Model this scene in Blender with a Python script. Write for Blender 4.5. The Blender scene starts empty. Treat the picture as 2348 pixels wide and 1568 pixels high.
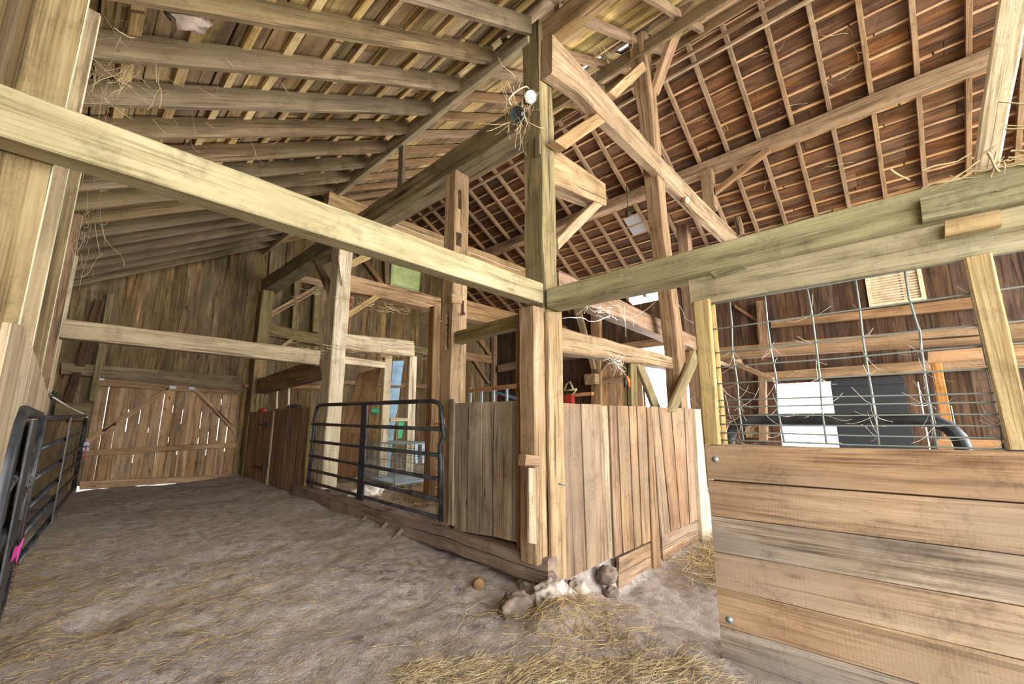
import bpy, bmesh, math, random
from mathutils import Vector, Matrix, noise
random.seed(7)
S = bpy.context.scene
C = S.collection
PI = math.pi

# ------------------------------------------------------------------ camera
IMW, IMH, FPX = 2348, 1568, 950.6
PITCH, YAW, ROLL, EYE = math.radians(10.377), math.radians(47.1), math.radians(-.196), Vector((0, 0, 1.32))
FW = Vector((math.sin(YAW)*math.cos(PITCH), math.cos(YAW)*math.cos(PITCH), math.sin(PITCH)))
_r = Vector((math.cos(YAW), -math.sin(YAW), 0)); _u = _r.cross(FW)
RT = _r*math.cos(ROLL)+_u*math.sin(ROLL); UP = -_r*math.sin(ROLL)+_u*math.cos(ROLL)
cam = bpy.data.cameras.new('camera'); cam.sensor_width = 36; cam.lens = FPX/IMW*36; cam.clip_start = .02; cam.clip_end = 300
camo = bpy.data.objects.new('camera', cam); C.objects.link(camo)
M = Matrix.Identity(4)
for i in range(3):
    M[i][0] = RT[i]; M[i][1] = UP[i]; M[i][2] = -FW[i]; M[i][3] = EYE[i]
camo.matrix_world = M
S.camera = camo

# ------------------------------------------------------------------ world, lights, exposure
S.view_settings.view_transform = 'Standard'; S.view_settings.look = 'None'
S.view_settings.exposure = 0.12; S.view_settings.gamma = 1.0; S.view_settings.use_curve_mapping = False
W = bpy.data.worlds.new('world'); S.world = W; W.use_nodes = True
bg = W.node_tree.nodes['Background']; bg.inputs[0].default_value = (.93, .97, 1, 1); bg.inputs[1].default_value = 4.0
def area(name, loc, look, sx, sy, power, col=(1, 1, 1), spread=180):
    l = bpy.data.lights.new(name, 'AREA'); l.shape = 'RECTANGLE'; l.size = sx; l.size_y = sy; l.energy = power; l.color = col; l.spread = math.radians(spread)
    o = bpy.data.objects.new(name, l); C.objects.link(o); o.location = loc
    o.rotation_euler = (Vector(look)-Vector(loc)).to_track_quat('-Z', 'Y').to_euler(); return o
area('daylight_open_end', (4.0, -9.0, 2.6), (4.0, 4, 1.9), 13, 6.5, 3200, (1, .985, .955))
area('fill_left', (-1.2, -2.2, 1.6), (3.2, 3.6, 1.8), 2.6, 2.6, 110, (1, .98, .94))  # added fill lamp from the left; no opening is known there
area('daylight_wide_doorway', (10.9, 4.15, 1.6), (4, 4.6, 1.0), 1.3, 3.0, 800, (1, .98, .95))
area('daylight_small_doorway', (10.9, 1.45, 1.0), (4, 1.45, 1.0), .9, 1.9, 110, (1, .98, .95))

# ------------------------------------------------------------------ helpers
def ray(x, y):
    return FW*FPX+RT*(x-IMW/2)-UP*(y-IMH/2)
def A(x, y, X=None, Y=None, Z=None):
    "measured point of the photograph put back on a known plane of the barn"
    d = ray(x, y)
    t = (X-EYE[0])/d[0] if X is not None else (Y-EYE[1])/d[1] if Y is not None else (Z-EYE[2])/d[2]
    return EYE+d*t
def tag(o, label=None, cat=None, group=None, kind=None):
    if label: o['label'] = label
    if cat: o['category'] = cat
    if group: o['group'] = group
    if kind: o['kind'] = kind
    return o
def empty(name, loc, label, cat, group=None):
    o = bpy.data.objects.new(name, None); C.objects.link(o); o.location = loc; o.empty_display_size = .1
    return tag(o, label, cat, group)
ORD = ['first', 'second', 'third', 'fourth', 'fifth', 'sixth', 'seventh', 'eighth', 'ninth', 'tenth', 'eleventh', 'twelfth', 'thirteenth', 'fourteenth', 'fifteenth', 'sixteenth', 'seventeenth', 'eighteenth', 'nineteenth', 'twentieth', 'twenty-first', 'twenty-second', 'twenty-third', 'twenty-fourth', 'twenty-fifth', 'twenty-sixth', 'twenty-seventh', 'twenty-eighth']

class MB:
    "collects shapes (world space) and links them as ONE mesh object; UV u runs along the grain in metres"
    def __init__(s): s.v = []; s.f = []; s.uv = []; s.r = []; s.m = []; s.sm = []
    def face(s, idx, uvs, r, m=0, sm=False):
        s.f.append(idx); s.uv.append(uvs); s.r.append(r); s.m.append(m); s.sm.append(sm)
    def slab(s, a0, a1, b0, b1, d, seg=1, wob=0., ch=.006, m=0, r=None, seed=0., d2=None):
        a0, a1, b0, b1, d = [Vector(q) for q in (a0, a1, b0, b1, d)]
        d2 = d if d2 is None else Vector(d2)
        r = random.random() if r is None else r
        L = ((b0+b1)*.5-(a0+a1)*.5).length
        uo, vo = random.random()*9, random.random()*9
        base = len(s.v); n = 8 if ch > 0 else 4
        for i in range(seg+1):
            t = i/seg; p = a0.lerp(b0, t); q = a1.lerp(b1, t); dd = d.lerp(d2, t)
            cs = [p, q, q+dd, p+dd]
            if ch > 0:
                ring = []
                for k in range(4):
                    c0 = cs[k]; pr = cs[k-1]-c0; nx = cs[(k+1) % 4]-c0
                    cc = min(ch, pr.length*.3, nx.length*.3)
                    ring += [c0+pr.normalized()*cc, c0+nx.normalized()*cc]
            else: ring = cs
            for w in ring:
                if wob: w = w+noise.noise_vector(w*3.1+Vector((seed, 0, 0)))*wob+noise.noise_vector(w*9+Vector((seed, 3, 0)))*wob*.45
                s.v.append(w)
        per = [0.]
        for k in range(n): per.append(per[-1]+(s.v[base+(k+1) % n]-s.v[base+k]).length)
        for i in range(seg):
            for k in range(n):
                k2 = (k+1) % n
                s.face([base+i*n+k, base+i*n+k2, base+(i+1)*n+k2, base+(i+1)*n+k],
                       [(uo+L*i/seg, vo+per[k]), (uo+L*i/seg, vo+per[k+1]), (uo+L*(i+1)/seg, vo+per[k+1]), (uo+L*(i+1)/seg, vo+per[k])], r, m)
        for e, rev in ((0, True), (seg, False)):
            idx = [base+e*n+k for k in range(n)]; o = s.v[idx[0]]
            uv = [(uo+.13*(s.v[i]-o).dot(Vector((.6, .8, 0))), vo+(s.v[i]-o).length) for i in idx]
            if rev: idx = idx[::-1]; uv = uv[::-1]
            s.face(idx, uv, r, m)
        return s
    def run(s, secs, seg=6, wob=0., ch=.01, m=0, r=.5, seed=0.):
        "one beam through several sections (p, q, depth vector), grain running through"
        base = len(s.v); us = []; rings = []
        for i in range(len(secs)-1):
            for j in range(seg+(1 if i == len(secs)-2 else 0)):
                t = j/seg; rings.append([Vector(secs[i][k]).lerp(Vector(secs[i+1][k]), t) for k in range(3)])
        u = 0.; n = 8
        for i, (p, q, dd) in enumerate(rings):
            if i: u += ((p+q)*.5-(rings[i-1][0]+rings[i-1][1])*.5).length
            us.append(u); cs = [p, q, q+dd, p+dd]
            for k in range(4):
                c0 = cs[k]
                for o in (cs[k-1], cs[(k+1) % 4]):
                    w = c0+(o-c0).normalized()*min(ch, (o-c0).length*.3)
                    s.v.append(w+noise.noise_vector(w*3.1+Vector((seed, 0, 0)))*wob+noise.noise_vector(w*9+Vector((seed, 3, 0)))*wob*.45)
        per = [0.]
        for k in range(n): per.append(per[-1]+(s.v[base+(k+1) % n]-s.v[base+k]).length)
        for i in range(len(rings)-1):
            for k in range(n):
                k2 = (k+1) % n
                s.face([base+i*n+k, base+i*n+k2, base+(i+1)*n+k2, base+(i+1)*n+k], [(us[i], per[k]), (us[i], per[k+1]), (us[i+1], per[k+1]), (us[i+1], per[k])], r, m)
        for e, rev in ((0, True), (len(rings)-1, False)):
            idx = [base+e*n+k for k in range(n)]
            if rev: idx = idx[::-1]
            s.face(idx, [(k*.02, k*.01) for k in range(n)], r, m)
        return s
    def bar(s, p0, p1, w, h, up=(0, 0, 1), **k):
        "beam with centre line p0-p1, w across, h along up"
        p0, p1 = Vector(p0), Vector(p1); ax = (p1-p0).normalized(); up = Vector(up)
        if abs(ax.dot(up)) > .95: up = Vector((0, 1, 0))
        sd = ax.cross(up).normalized(); u = sd.cross(ax).normalized()
        return s.slab(p0-sd*w/2-u*h/2, p0-sd*w/2+u*h/2, p1-sd*w/2-u*h/2, p1-sd*w/2+u*h/2, sd*w, **k)
    def box(s, lo, hi, ax=0, **k):
        lo, hi = Vector(lo), Vector(hi); e = hi-lo
        b = (ax+1) % 3; c = (ax+2) % 3
        E = [Vector((e[i] if j == i else 0 for j in range(3))) for i in range(3)]
        return s.slab(lo, lo+E[b], lo+E[ax], lo+E[ax]+E[b], E[c], **k)
    def tube(s, pts, rad, n=8, m=0, r=.5, cap=True):
        pts = [Vector(p) for p in pts]; base = len(s.v); u = 0.
        rads = rad if isinstance(rad, (list, tuple)) else [rad]*len(pts)
        t0 = (pts[1]-pts[0]).normalized(); ref = Vector((0, 0, 1)) if abs(t0.z) < .9 else Vector((1, 0, 0))
        nrm = t0.cross(ref).normalized(); us = []
        for i, p in enumerate(pts):
            t = (pts[min(i+1, len(pts)-1)]-pts[max(i-1, 0)]).normalized()
            nrm = (nrm-t*nrm.dot(t)).normalized(); bn = t.cross(nrm)
            if i: u += (p-pts[i-1]).length
            us.append(u)
            for k in range(n):
                a = 2*PI*k/n; s.v.append(p+(nrm*math.cos(a)+bn*math.sin(a))*rads[i])
        for i in range(len(pts)-1):
            for k in range(n):
                k2 = (k+1) % n
                s.face([base+i*n+k, base+i*n+k2, base+(i+1)*n+k2, base+(i+1)*n+k],
                       [(us[i], k/n*.1), (us[i], (k+1)/n*.1), (us[i+1], (k+1)/n*.1), (us[i+1], k/n*.1)], r, m, True)
        if cap:
            for e, rev in ((0, True), (len(pts)-1, False)):
                idx = [base+e*n+k for k in range(n)]
                if rev: idx.reverse()
                s.face(idx, [(0, 0)]*n, r, m)
        return s
    def ball(s, c, rx, ry, rz, amp=0., fr=4., sub=3, m=0, r=None, seed=0., flat=None):
        r = random.random() if r is None else r
        bm = bmesh.new(); bmesh.ops.create_icosphere(bm, subdivisions=sub, radius=1); base = len(s.v)
        for v in bm.verts:
            p = v.co.copy()
            f = 1+amp*noise.fractal(p*fr*.5+Vector((seed, seed*2, 0)), 1., 2., 4)
            p = Vector((p.x*rx*f, p.y*ry*f, p.z*rz*f))
            s.v.append(Vector(c)+p)
        for f in bm.faces:
            idx = [base+v.index for v in f.verts]
            s.face(idx, [(s.v[i].x+s.v[i].z*.3, s.v[i].y+s.v[i].z) for i in idx], r, m, True)
        bm.free(); return s
    def lathe(s, c, axis, prof, n=16, m=0, r=.5):
        "prof: list of (distance along axis, radius)"
        c = Vector(c); ax = Vector(axis).normalized(); e1 = ax.orthogonal().normalized(); e2 = ax.cross(e1); base = len(s.v)
        for (h, rr) in prof:
            for k in range(n):
                a = 2*PI*k/n; s.v.append(c+ax*h+(e1*math.cos(a)+e2*math.sin(a))*max(rr, .0004))
        for i in range(len(prof)-1):
            for k in range(n):
                k2 = (k+1) % n
                s.face([base+i*n+k, base+i*n+k2, base+(i+1)*n+k2, base+(i+1)*n+k], [(0, 0), (.1, 0), (.1, .1), (0, .1)], r, m, True)
        return s
    def quad(s, a, b, c, d, m=0, r=.5, sm=False):
        base = len(s.v); s.v += [Vector(q) for q in (a, b, c, d)]
        u = (s.v[base+1]-s.v[base]).length; v = (s.v[base+3]-s.v[base]).length
        s.face([base, base+1, base+2, base+3], [(0, 0), (u, 0), (u, v), (0, v)], r, m, sm); return s
    def build(s, name, mats, parent=None, loc=None):
        mats = mats if isinstance(mats, (list, tuple)) else [mats]
        me = bpy.data.meshes.new(name)
        if loc is None:
            if parent is not None: loc = Vector((0, 0, 0))
            else:
                n = len(s.v); loc = Vector((sum(v.x for v in s.v)/n, sum(v.y for v in s.v)/n, min(v.z for v in s.v)))
        off = Vector(loc)+(Vector(parent.location) if parent is not None else Vector((0, 0, 0)))
        if parent is not None and parent.parent is not None: off += Vector(parent.parent.location)
        me.from_pydata([v-off for v in s.v], [], s.f)
        for mm in mats: me.materials.append(mm)
        ul = me.uv_layers.new(name='UVMap'); flat = []
        for q in s.uv:
            for t in q: flat += [t[0], t[1]]
        ul.data.foreach_set('uv', flat)
        at = me.attributes.new('rnd', 'FLOAT', 'FACE'); at.data.foreach_set('value', s.r)
        me.polygons.foreach_set('material_index', s.m); me.polygons.foreach_set('use_smooth', s.sm)
        me.update()
        o = bpy.data.objects.new(name, me); C.objects.link(o); o.location = loc
        if parent is not None: o.parent = parent
        return o

# ------------------------------------------------------------------ materials
def srgb(r, g, b):
    f = lambda c: (c/255/12.92 if c/255 <= .04045 else ((c/255+.055)/1.055)**2.4)
    return (f(r), f(g), f(b), 1)
def newmat(name):
    m = bpy.data.materials.new(name); m.use_nodes = True; nt = m.node_tree
    return m, nt, nt.nodes['Principled BSDF']
def N(nt, t, **k):
    n = nt.nodes.new(t)
    for a, b in k.items(): setattr(n, a, b)
    return n
def mth(nt, op, a, b=None, clamp=False):
    n = N(nt, 'ShaderNodeMath', operation=op, use_clamp=clamp)
    for i, q in enumerate((a, b)):
        if q is None: continue
        if isinstance(q, (int, float)): n.inputs[i].default_value = q
        else: nt.links.new(q, n.inputs[i])
    return n.outputs[0]
def mix(nt, fac, a, b, bt='MIX'):
    n = N(nt, 'ShaderNodeMix', data_type='RGBA', blend_type=bt)
    for sck, q in ((n.inputs[0], fac), (n.inputs[6], a), (n.inputs[7], b)):
        if isinstance(q, (int, float)): sck.default_value = q
        elif isinstance(q, tuple): sck.default_value = q
        else: nt.links.new(q, sck)
    return n.outputs[2]
def ramp(nt, fac, stops):
    n = N(nt, 'ShaderNodeValToRGB'); e = n.color_ramp.elements
    while len(e) < len(stops): e.new(.5)
    for i, (p, c) in enumerate(stops): e[i].position = p; e[i].color = c
    nt.links.new(fac, n.inputs[0]); return n.outputs[0]
def noi(nt, vec, scale, detail=4, rough=.55, dist=0):
    n = N(nt, 'ShaderNodeTexNoise'); n.inputs['Scale'].default_value = scale; n.inputs['Detail'].default_value = detail
    n.inputs['Roughness'].default_value = rough; n.inputs['Distortion'].default_value = dist
    nt.links.new(vec, n.inputs['Vector']); return n.outputs[0]
def wood(name, dark, mid, light, tint=None, saw=.25, crack=.5, knots=.4, stain=None, var=.35, grain=14, bump=.35, rough=.85):
    m, nt, b = newmat(name); L = nt.links.new
    uv = N(nt, 'ShaderNodeUVMap'); uv.uv_map = 'UVMap'
    at = N(nt, 'ShaderNodeAttribute', attribute_name='rnd'); rnd = at.outputs['Fac']
    sep = N(nt, 'ShaderNodeSeparateXYZ'); L(uv.outputs[0], sep.inputs[0]); u, v = sep.outputs[0], sep.outputs[1]
    z = mth(nt, 'MULTIPLY', rnd, 41.)
    def vec(su, sv):
        c = N(nt, 'ShaderNodeCombineXYZ'); L(mth(nt, 'MULTIPLY', u, su), c.inputs[0]); L(mth(nt, 'MULTIPLY', v, sv), c.inputs[1]); L(z, c.inputs[2]); return c.outputs[0]
    g1 = noi(nt, vec(1.1, grain), 1, 6, .6, .5)
    g2 = noi(nt, vec(3., grain*7), 1, 3, .6, .2)
    pt = noi(nt, vec(1.2, 3.5), 1, 4, .6, .3)
    f = mth(nt, 'ADD', mth(nt, 'MULTIPLY', g1, .6), mth(nt, 'MULTIPLY', g2, .4))
    dk = (dark[0]*.8, dark[1]*.8, dark[2]*.8, 1)
    col = ramp(nt, f, [(.36, dk), (.49, mid), (.64, light)])
    col = mix(nt, mth(nt, 'MULTIPLY', ramp(nt, pt, [(.38, (0, 0, 0, 1)), (.66, (1, 1, 1, 1))]), .6), col, mix(nt, .5, dark, stain or mid))
    if tint: col = mix(nt, mth(nt, 'MULTIPLY', ramp(nt, noi(nt, vec(.8, 2.), 1, 3), [(.42, (0, 0, 0, 1)), (.62, (1, 1, 1, 1))]), .6), col, tint)
    if saw > 0:
        w = N(nt, 'ShaderNodeTexWave', wave_type='BANDS', bands_direction='X'); w.inputs['Scale'].default_value = 16; w.inputs['Distortion'].default_value = 9; w.inputs['Detail'].default_value = 2; w.inputs['Detail Scale'].default_value = .35
        L(vec(1.25, .35), w.inputs['Vector']); sw = mth(nt, 'MULTIPLY', w.outputs['Fac'], noi(nt, vec(6., 2.), 1, 2))
        sawm = mth(nt, 'MULTIPLY', sw, ramp(nt, noi(nt, vec(.6, 2.), 1.3, 2), [(.45, (0, 0, 0, 1)), (.62, (1, 1, 1, 1))]))
        col = mix(nt, mth(nt, 'MULTIPLY', sawm, saw*.6), col, light)
    ck = ramp(nt, noi(nt, vec(.7, 26.), 1, 2, .5, .6), [(.63, (0, 0, 0, 1)), (.68, (1, 1, 1, 1))])
    if crack > 0: col = mix(nt, mth(nt, 'MULTIPLY', ck, crack), col, (dark[0]*.25, dark[1]*.25, dark[2]*.25, 1))
    if knots > 0:
        vo = N(nt, 'ShaderNodeTexVoronoi', feature='F1'); vo.inputs['Scale'].default_value = 1; L(vec(1.7, 6.), vo.inputs['Vector'])
        kn = ramp(nt, mth(nt, 'ADD', vo.outputs['Distance'], mth(nt, 'MULTIPLY', g1, .05)), [(.07, (1, 1, 1, 1)), (.13, (0, 0, 0, 1))])
        col = mix(nt, mth(nt, 'MULTIPLY', kn, knots), col, (dark[0]*.5, dark[1]*.42, dark[2]*.4, 1))
    ck2 = ramp(nt, noi(nt, vec(.28, 13.), 1, 3, .6, .4), [(.66, (0, 0, 0, 1)), (.69, (1, 1, 1, 1))])
    if crack > 0: col = mix(nt, mth(nt, 'MULTIPLY', ck2, min(1., crack*1.3)), col, (dark[0]*.2, dark[1]*.18, dark[2]*.16, 1))
    sp = ramp(nt, noi(nt, vec(14., 40.), 1, 3, .7), [(.64, (0, 0, 0, 1)), (.74, (1, 1, 1, 1))])
    col = mix(nt, mth(nt, 'MULTIPLY', sp, .45), col, dk)
    tco = N(nt, 'ShaderNodeTexCoord')
    mo = noi(nt, tco.outputs['Object'], 4.5, 5, .65, .4)
    mo2 = noi(nt, tco.outputs['Object'], 38., 4, .7)
    mv = mth(nt, 'ADD', mth(nt, 'MULTIPLY', mo, 1.0), mth(nt, 'MULTIPLY', mo2, .5))
    col = mix(nt, 1., col, ramp(nt, mv, [(.5, (.62, .6, .58, 1)), (.72, (.95, .95, .95, 1)), (.95, (1.0, 1.0, 1.0, 1))]), 'MULTIPLY')
    hs = N(nt, 'ShaderNodeHueSaturation'); L(col, hs.inputs['Color'])
    L(mth(nt, 'ADD', mth(nt, 'MULTIPLY', rnd, var), 1-var*.5), hs.inputs['Value'])
    r2 = mth(nt, 'FRACT', mth(nt, 'MULTIPLY', rnd, 7.3)); L(mth(nt, 'ADD', mth(nt, 'MULTIPLY', r2, .008), .496), hs.inputs['Hue'])
    r3 = mth(nt, 'FRACT', mth(nt, 'MULTIPLY', rnd, 13.7)); L(mth(nt, 'ADD', mth(nt, 'MULTIPLY', r3, .2), .85), hs.inputs['Saturation'])
    L(hs.outputs[0], b.inputs['Base Color']); b.inputs['Roughness'].default_value = rough; b.inputs['Specular IOR Level'].default_value = .2
    bp = N(nt, 'ShaderNodeBump'); bp.inputs['Strength'].default_value = bump; bp.inputs['Distance'].default_value = .01
    L(mth(nt, 'SUBTRACT', mth(nt, 'ADD', f, mth(nt, 'MULTIPLY', mo2, .3)), mth(nt, 'MAXIMUM', mth(nt, 'MULTIPLY', ck, .6), ck2)), bp.inputs['Height']); L(bp.outputs[0], b.inputs['Normal'])
    return m
def plain(name, c, rough=.6, metal=0., nz=.0, c2=None, scale=30):
    m, nt, b = newmat(name); b.inputs['Roughness'].default_value = rough; b.inputs['Metallic'].default_value = metal; b.inputs['Base Color'].default_value = c
    if c2:
        tc = N(nt, 'ShaderNodeTexCoord'); n = noi(nt, tc.outputs['Object'], scale, 5, .6)
        nt.links.new(mix(nt, ramp(nt, n, [(.4, (0, 0, 0, 1)), (.65, (1, 1, 1, 1))]), c, c2), b.inputs['Base Color'])
        if nz:
            bp = N(nt, 'ShaderNodeBump'); bp.inputs['Strength'].default_value = nz; bp.inputs['Distance'].default_value = .01; nt.links.new(n, bp.inputs['Height']); nt.links.new(bp.outputs[0], b.inputs['Normal'])
    return m
MT = {}
MT['pale'] = wood('pale_sawn_timber', srgb(122, 110, 78), srgb(162, 151, 115), srgb(180, 169, 134), saw=.3, crack=.2, knots=.4, stain=srgb(142, 126, 86), var=.1, bump=.3)
MT['olive'] = wood('dusty_olive_timber', srgb(104, 96, 66), srgb(150, 142, 102), srgb(172, 164, 122), saw=.2, crack=.3, knots=.2, stain=srgb(116, 108, 70), var=.12, bump=.5)
MT['hewn'] = wood('hewn_timber', srgb(104, 80, 54), srgb(162, 132, 98), srgb(194, 165, 128), tint=srgb(148, 122, 88), saw=.1, crack=.7, knots=.3, var=.16, bump=.8, stain=srgb(114, 86, 58))
MT['hewng'] = wood('hewn_timber_greenish', srgb(88, 74, 46), srgb(142, 122, 80), srgb(172, 152, 106), tint=srgb(118, 108, 74), saw=.0, crack=.75, knots=.2, var=.18, bump=.8, stain=srgb(84, 70, 40))
MT['dusty'] = wood('dust_coated_timber', srgb(112, 94, 68), srgb(166, 146, 112), srgb(190, 172, 138), saw=.1, crack=.4, knots=.3, var=.1, bump=.6)
MT['browntim'] = wood('brown_timber', srgb(90, 66, 44), srgb(142, 110, 78), srgb(172, 138, 104), saw=.1, crack=.45, knots=.3, var=.25, bump=.5)
MT['rafterL'] = wood('grey_brown_rafter', srgb(80, 64, 48), srgb(120, 99, 75), srgb(156, 134, 102), tint=srgb(122, 108, 76), saw=.25, crack=.3, knots=.3, var=.28, bump=.5)
MT['rafterR'] = wood('brown_rafter', srgb(104, 80, 58), srgb(142, 112, 82), srgb(168, 138, 104), saw=.1, crack=.2, knots=.2, var=.2)
MT['deckL'] = wood('left_roof_boards', srgb(84, 64, 36), srgb(164, 136, 80), srgb(206, 184, 118), tint=srgb(138, 112, 98), saw=0, crack=.5, knots=.3, var=.95, stain=srgb(104, 76, 46), grain=9)
MT['deckR'] = wood('right_roof_boards', srgb(44, 27, 17), srgb(104, 68, 40), srgb(146, 102, 62), tint=srgb(84, 66, 52), saw=0, crack=.5, knots=.4, var=.5, stain=srgb(88, 48, 24), grain=10)
MT['lathe'] = wood('roof_lath_edges', srgb(130, 94, 62), srgb(190, 146, 102), srgb(212, 172, 128), saw=0, crack=.3, knots=.1, var=.3)
MT['lathL'] = wood('left_roof_lath', srgb(140, 110, 68), srgb(200, 170, 116), srgb(222, 200, 148), saw=0, crack=.3, knots=.1, var=.35)
MT['shingle'] = wood('shingle_underside', srgb(34, 24, 16), srgb(58, 42, 26), srgb(80, 60, 38), saw=0, crack=.5, knots=0, var=.5)
MT['wallback'] = wood('gable_wall_boards', srgb(62, 46, 28), srgb(118, 92, 58), srgb(156, 128, 88), tint=srgb(98, 90, 58), saw=.1, crack=.5, knots=1., var=.6, stain=srgb(54, 40, 26))
MT['walldark'] = wood('dark_wall_boards', srgb(40, 28, 19), srgb(76, 54, 38), srgb(106, 80, 58), saw=0, crack=.5, knots=.4, var=.5)
MT['doorb'] = wood('door_boards', srgb(104, 76, 50), srgb(172, 136, 98), srgb(204, 172, 132), saw=.2, crack=.4, knots=1., var=.5)
MT['stallL'] = wood('grey_stall_boards', srgb(92, 78, 60), srgb(170, 149, 120), srgb(202, 183, 154), tint=srgb(126, 114, 98), saw=.3, crack=.5, knots=.8, var=.36, stain=srgb(80, 66, 46))
MT['stallB'] = wood('brown_stall_boards', srgb(80, 58, 42), srgb(142, 108, 82), srgb(176, 140, 108), saw=.1, crack=.5, knots=.5, var=.4)
MT['stallR'] = wood('tan_stall_boards', srgb(98, 73, 52), srgb(154, 121, 90), srgb(180, 148, 114), tint=srgb(126, 110, 90), saw=.2, crack=.5, knots=.8, var=.32, stain=srgb(94, 74, 54))
MT['panel'] = wood('oak_panel_planks', srgb(120, 90, 64), srgb(178, 142, 107), srgb(204, 172, 136), tint=srgb(154, 134, 112), saw=.4, crack=.25, knots=.6, var=.16, stain=srgb(128, 96, 66), bump=.35)
MT['panelg'] = wood('grey_oak_planks', srgb(96, 82, 68), srgb(156, 138, 118), srgb(186, 168, 146), tint=srgb(140, 132, 124), saw=.25, crack=.25, knots=.5, var=.1, stain=srgb(98, 84, 72), bump=.35)
MT['fresh'] = wood('fresh_pine', srgb(132, 106, 62), srgb(172, 144, 94), srgb(188, 164, 114), saw=.05, crack=.1, knots=.7, var=.1, grain=22)
MT['freshy'] = wood('yellow_pine_studs', srgb(92, 76, 46), srgb(132, 112, 74), srgb(158, 138, 98), saw=.05, crack=.2, knots=.6, var=.12, grain=22)
MT['orangew'] = wood('orange_pine', srgb(148, 96, 52), srgb(190, 138, 86), srgb(206, 160, 108), saw=0, crack=.3, knots=.5, var=.15)
MT['sill'] = wood('mud_caked_sill', srgb(92, 76, 62), srgb(138, 116, 98), srgb(164, 142, 122), saw=0, crack=.4, knots=.1, var=.1, bump=1., grain=6)
MT['ply'] = wood('brown_plywood', srgb(74, 50, 28), srgb(104, 74, 46), srgb(122, 92, 60), saw=0, crack=.05, knots=.3, var=.2, grain=5)
MT['bleach'] = wood('bleached_timber', srgb(140, 120, 90), srgb(196, 178, 146), srgb(218, 204, 178), saw=0, crack=.6, knots=.3, var=.12, bump=.6)
MT['gate'] = plain('black_gate_tube', srgb(30, 33, 38), .42, .2, .1, srgb(66, 66, 68), 9)
MT['wire'] = plain('galvanised_wire', srgb(122, 130, 124), .55, .2)
MT['zinc'] = plain('zinc_hardware', srgb(140, 148, 152), .5, .4)
MT['rust'] = plain('rusty_iron', srgb(74, 54, 44), .7, .4, .3, srgb(110, 72, 52), 40)
MT['blk'] = plain('black_door_paint', srgb(28, 30, 34), .6)
MT['web'] = plain('dusty_cobweb', srgb(176, 156, 118), .95)
MT['webw'] = plain('white_cobweb', srgb(214, 208, 196), .95)
MT['straw'] = plain('dry_straw', srgb(178, 152, 100), .8, 0, 0, srgb(112, 92, 62), 22)
MT['straw2'] = plain('pale_straw', srgb(196, 178, 138), .8, 0, 0, srgb(126, 108, 80), 22)
MT['stone'] = plain('limewashed_stone', srgb(128, 114, 100), .95, 0, .8, srgb(188, 178, 166), 7)
MT['rock'] = plain('field_stone', srgb(104, 90, 80), .95, 0, .7, srgb(150, 132, 118), 8)
MT['white'] = plain('white_cloth', srgb(226, 216, 204), .9, 0, .3, srgb(200, 184, 172), 12)
MT['red'] = plain('red_plastic', srgb(168, 48, 36), .6)
MT['green'] = plain('green_plastic', srgb(90, 190, 140), .5)
MT['dgreen'] = plain('dark_green_cord', srgb(20, 84, 64), .7)
MT['blue'] = plain('blue_painted_metal', srgb(120, 150, 172), .55, .2, .1, srgb(92, 118, 132), 6)
MT['pink'] = plain('pink_ribbon', srgb(232, 60, 170), .5)
MT['orange'] = plain('orange_plastic', srgb(236, 110, 40), .5)
MT['rope'] = plain('white_rope', srgb(214, 204, 196), .9)
MT['plastic'] = plain('pale_blue_tray', srgb(176, 196, 214), .4)
MT['louver'] = plain('cream_louver', srgb(206, 186, 156), .8, 0, .1, srgb(180, 156, 122), 10)
MT['louverg'] = plain('pale_green_louver', srgb(186, 192, 140), .8, 0, .1, srgb(160, 170, 118), 3)  # pale green with soft mottling
MT['lampface'] = plain('white_lamp_face', srgb(250, 248, 240), .3)
MT['lampgrey'] = plain('bronze_lamp_body', srgb(70, 62, 48), .6, .3)
m, nt, b = newmat('clear_glass'); b.inputs['Base Color'].default_value = (.9, .95, .95, 1); b.inputs['Roughness'].default_value = .05; b.inputs['Transmission Weight'].default_value = 1; MT['glass'] = m
m, nt, b = newmat('post_paint'); b.inputs['Base Color'].default_value = srgb(150, 148, 150); MT['greyp'] = m
# packed dirt
m, nt, b = newmat('packed_dirt'); L = nt.links.new
tc = N(nt, 'ShaderNodeTexCoord'); P = tc.outputs['Object']
a1 = noi(nt, P, 1.1, 4, .6); a2 = noi(nt, P, 9, 8, .7); a3 = noi(nt, P, 60, 4, .7)
col = ramp(nt, a2, [(.3, srgb(104, 92, 86)), (.5, srgb(186, 173, 165)), (.7, srgb(218, 207, 200))])
col = mix(nt, ramp(nt, a1, [(.4, (0, 0, 0, 1)), (.65, (.7, .7, .7, 1))]), col, srgb(192, 178, 170), 'MIX')
mp = N(nt, 'ShaderNodeMapping'); mp.inputs['Scale'].default_value = (16, 90, 30); mp.inputs['Rotation'].default_value = (0, 0, .35); L(P, mp.inputs[0])
chaff = ramp(nt, noi(nt, mp.outputs[0], 1, 3, .6, 1.2), [(.66, (0, 0, 0, 1)), (.72, (1, 1, 1, 1))])
col = mix(nt, mth(nt, 'MULTIPLY', chaff, mth(nt, 'MULTIPLY', a1, 1.1)), col, srgb(204, 188, 146))
col = mix(nt, ramp(nt, a3, [(.6, (0, 0, 0, 1)), (.75, (.5, .5, .5, 1))]), col, srgb(214, 202, 188))
L(col, b.inputs['Base Color']); b.inputs['Roughness'].default_value = .95; b.inputs['Specular IOR Level'].default_value = .1
bp = N(nt, 'ShaderNodeBump'); bp.inputs['Strength'].default_value = 1.; bp.inputs['Distance'].default_value = .05
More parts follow.
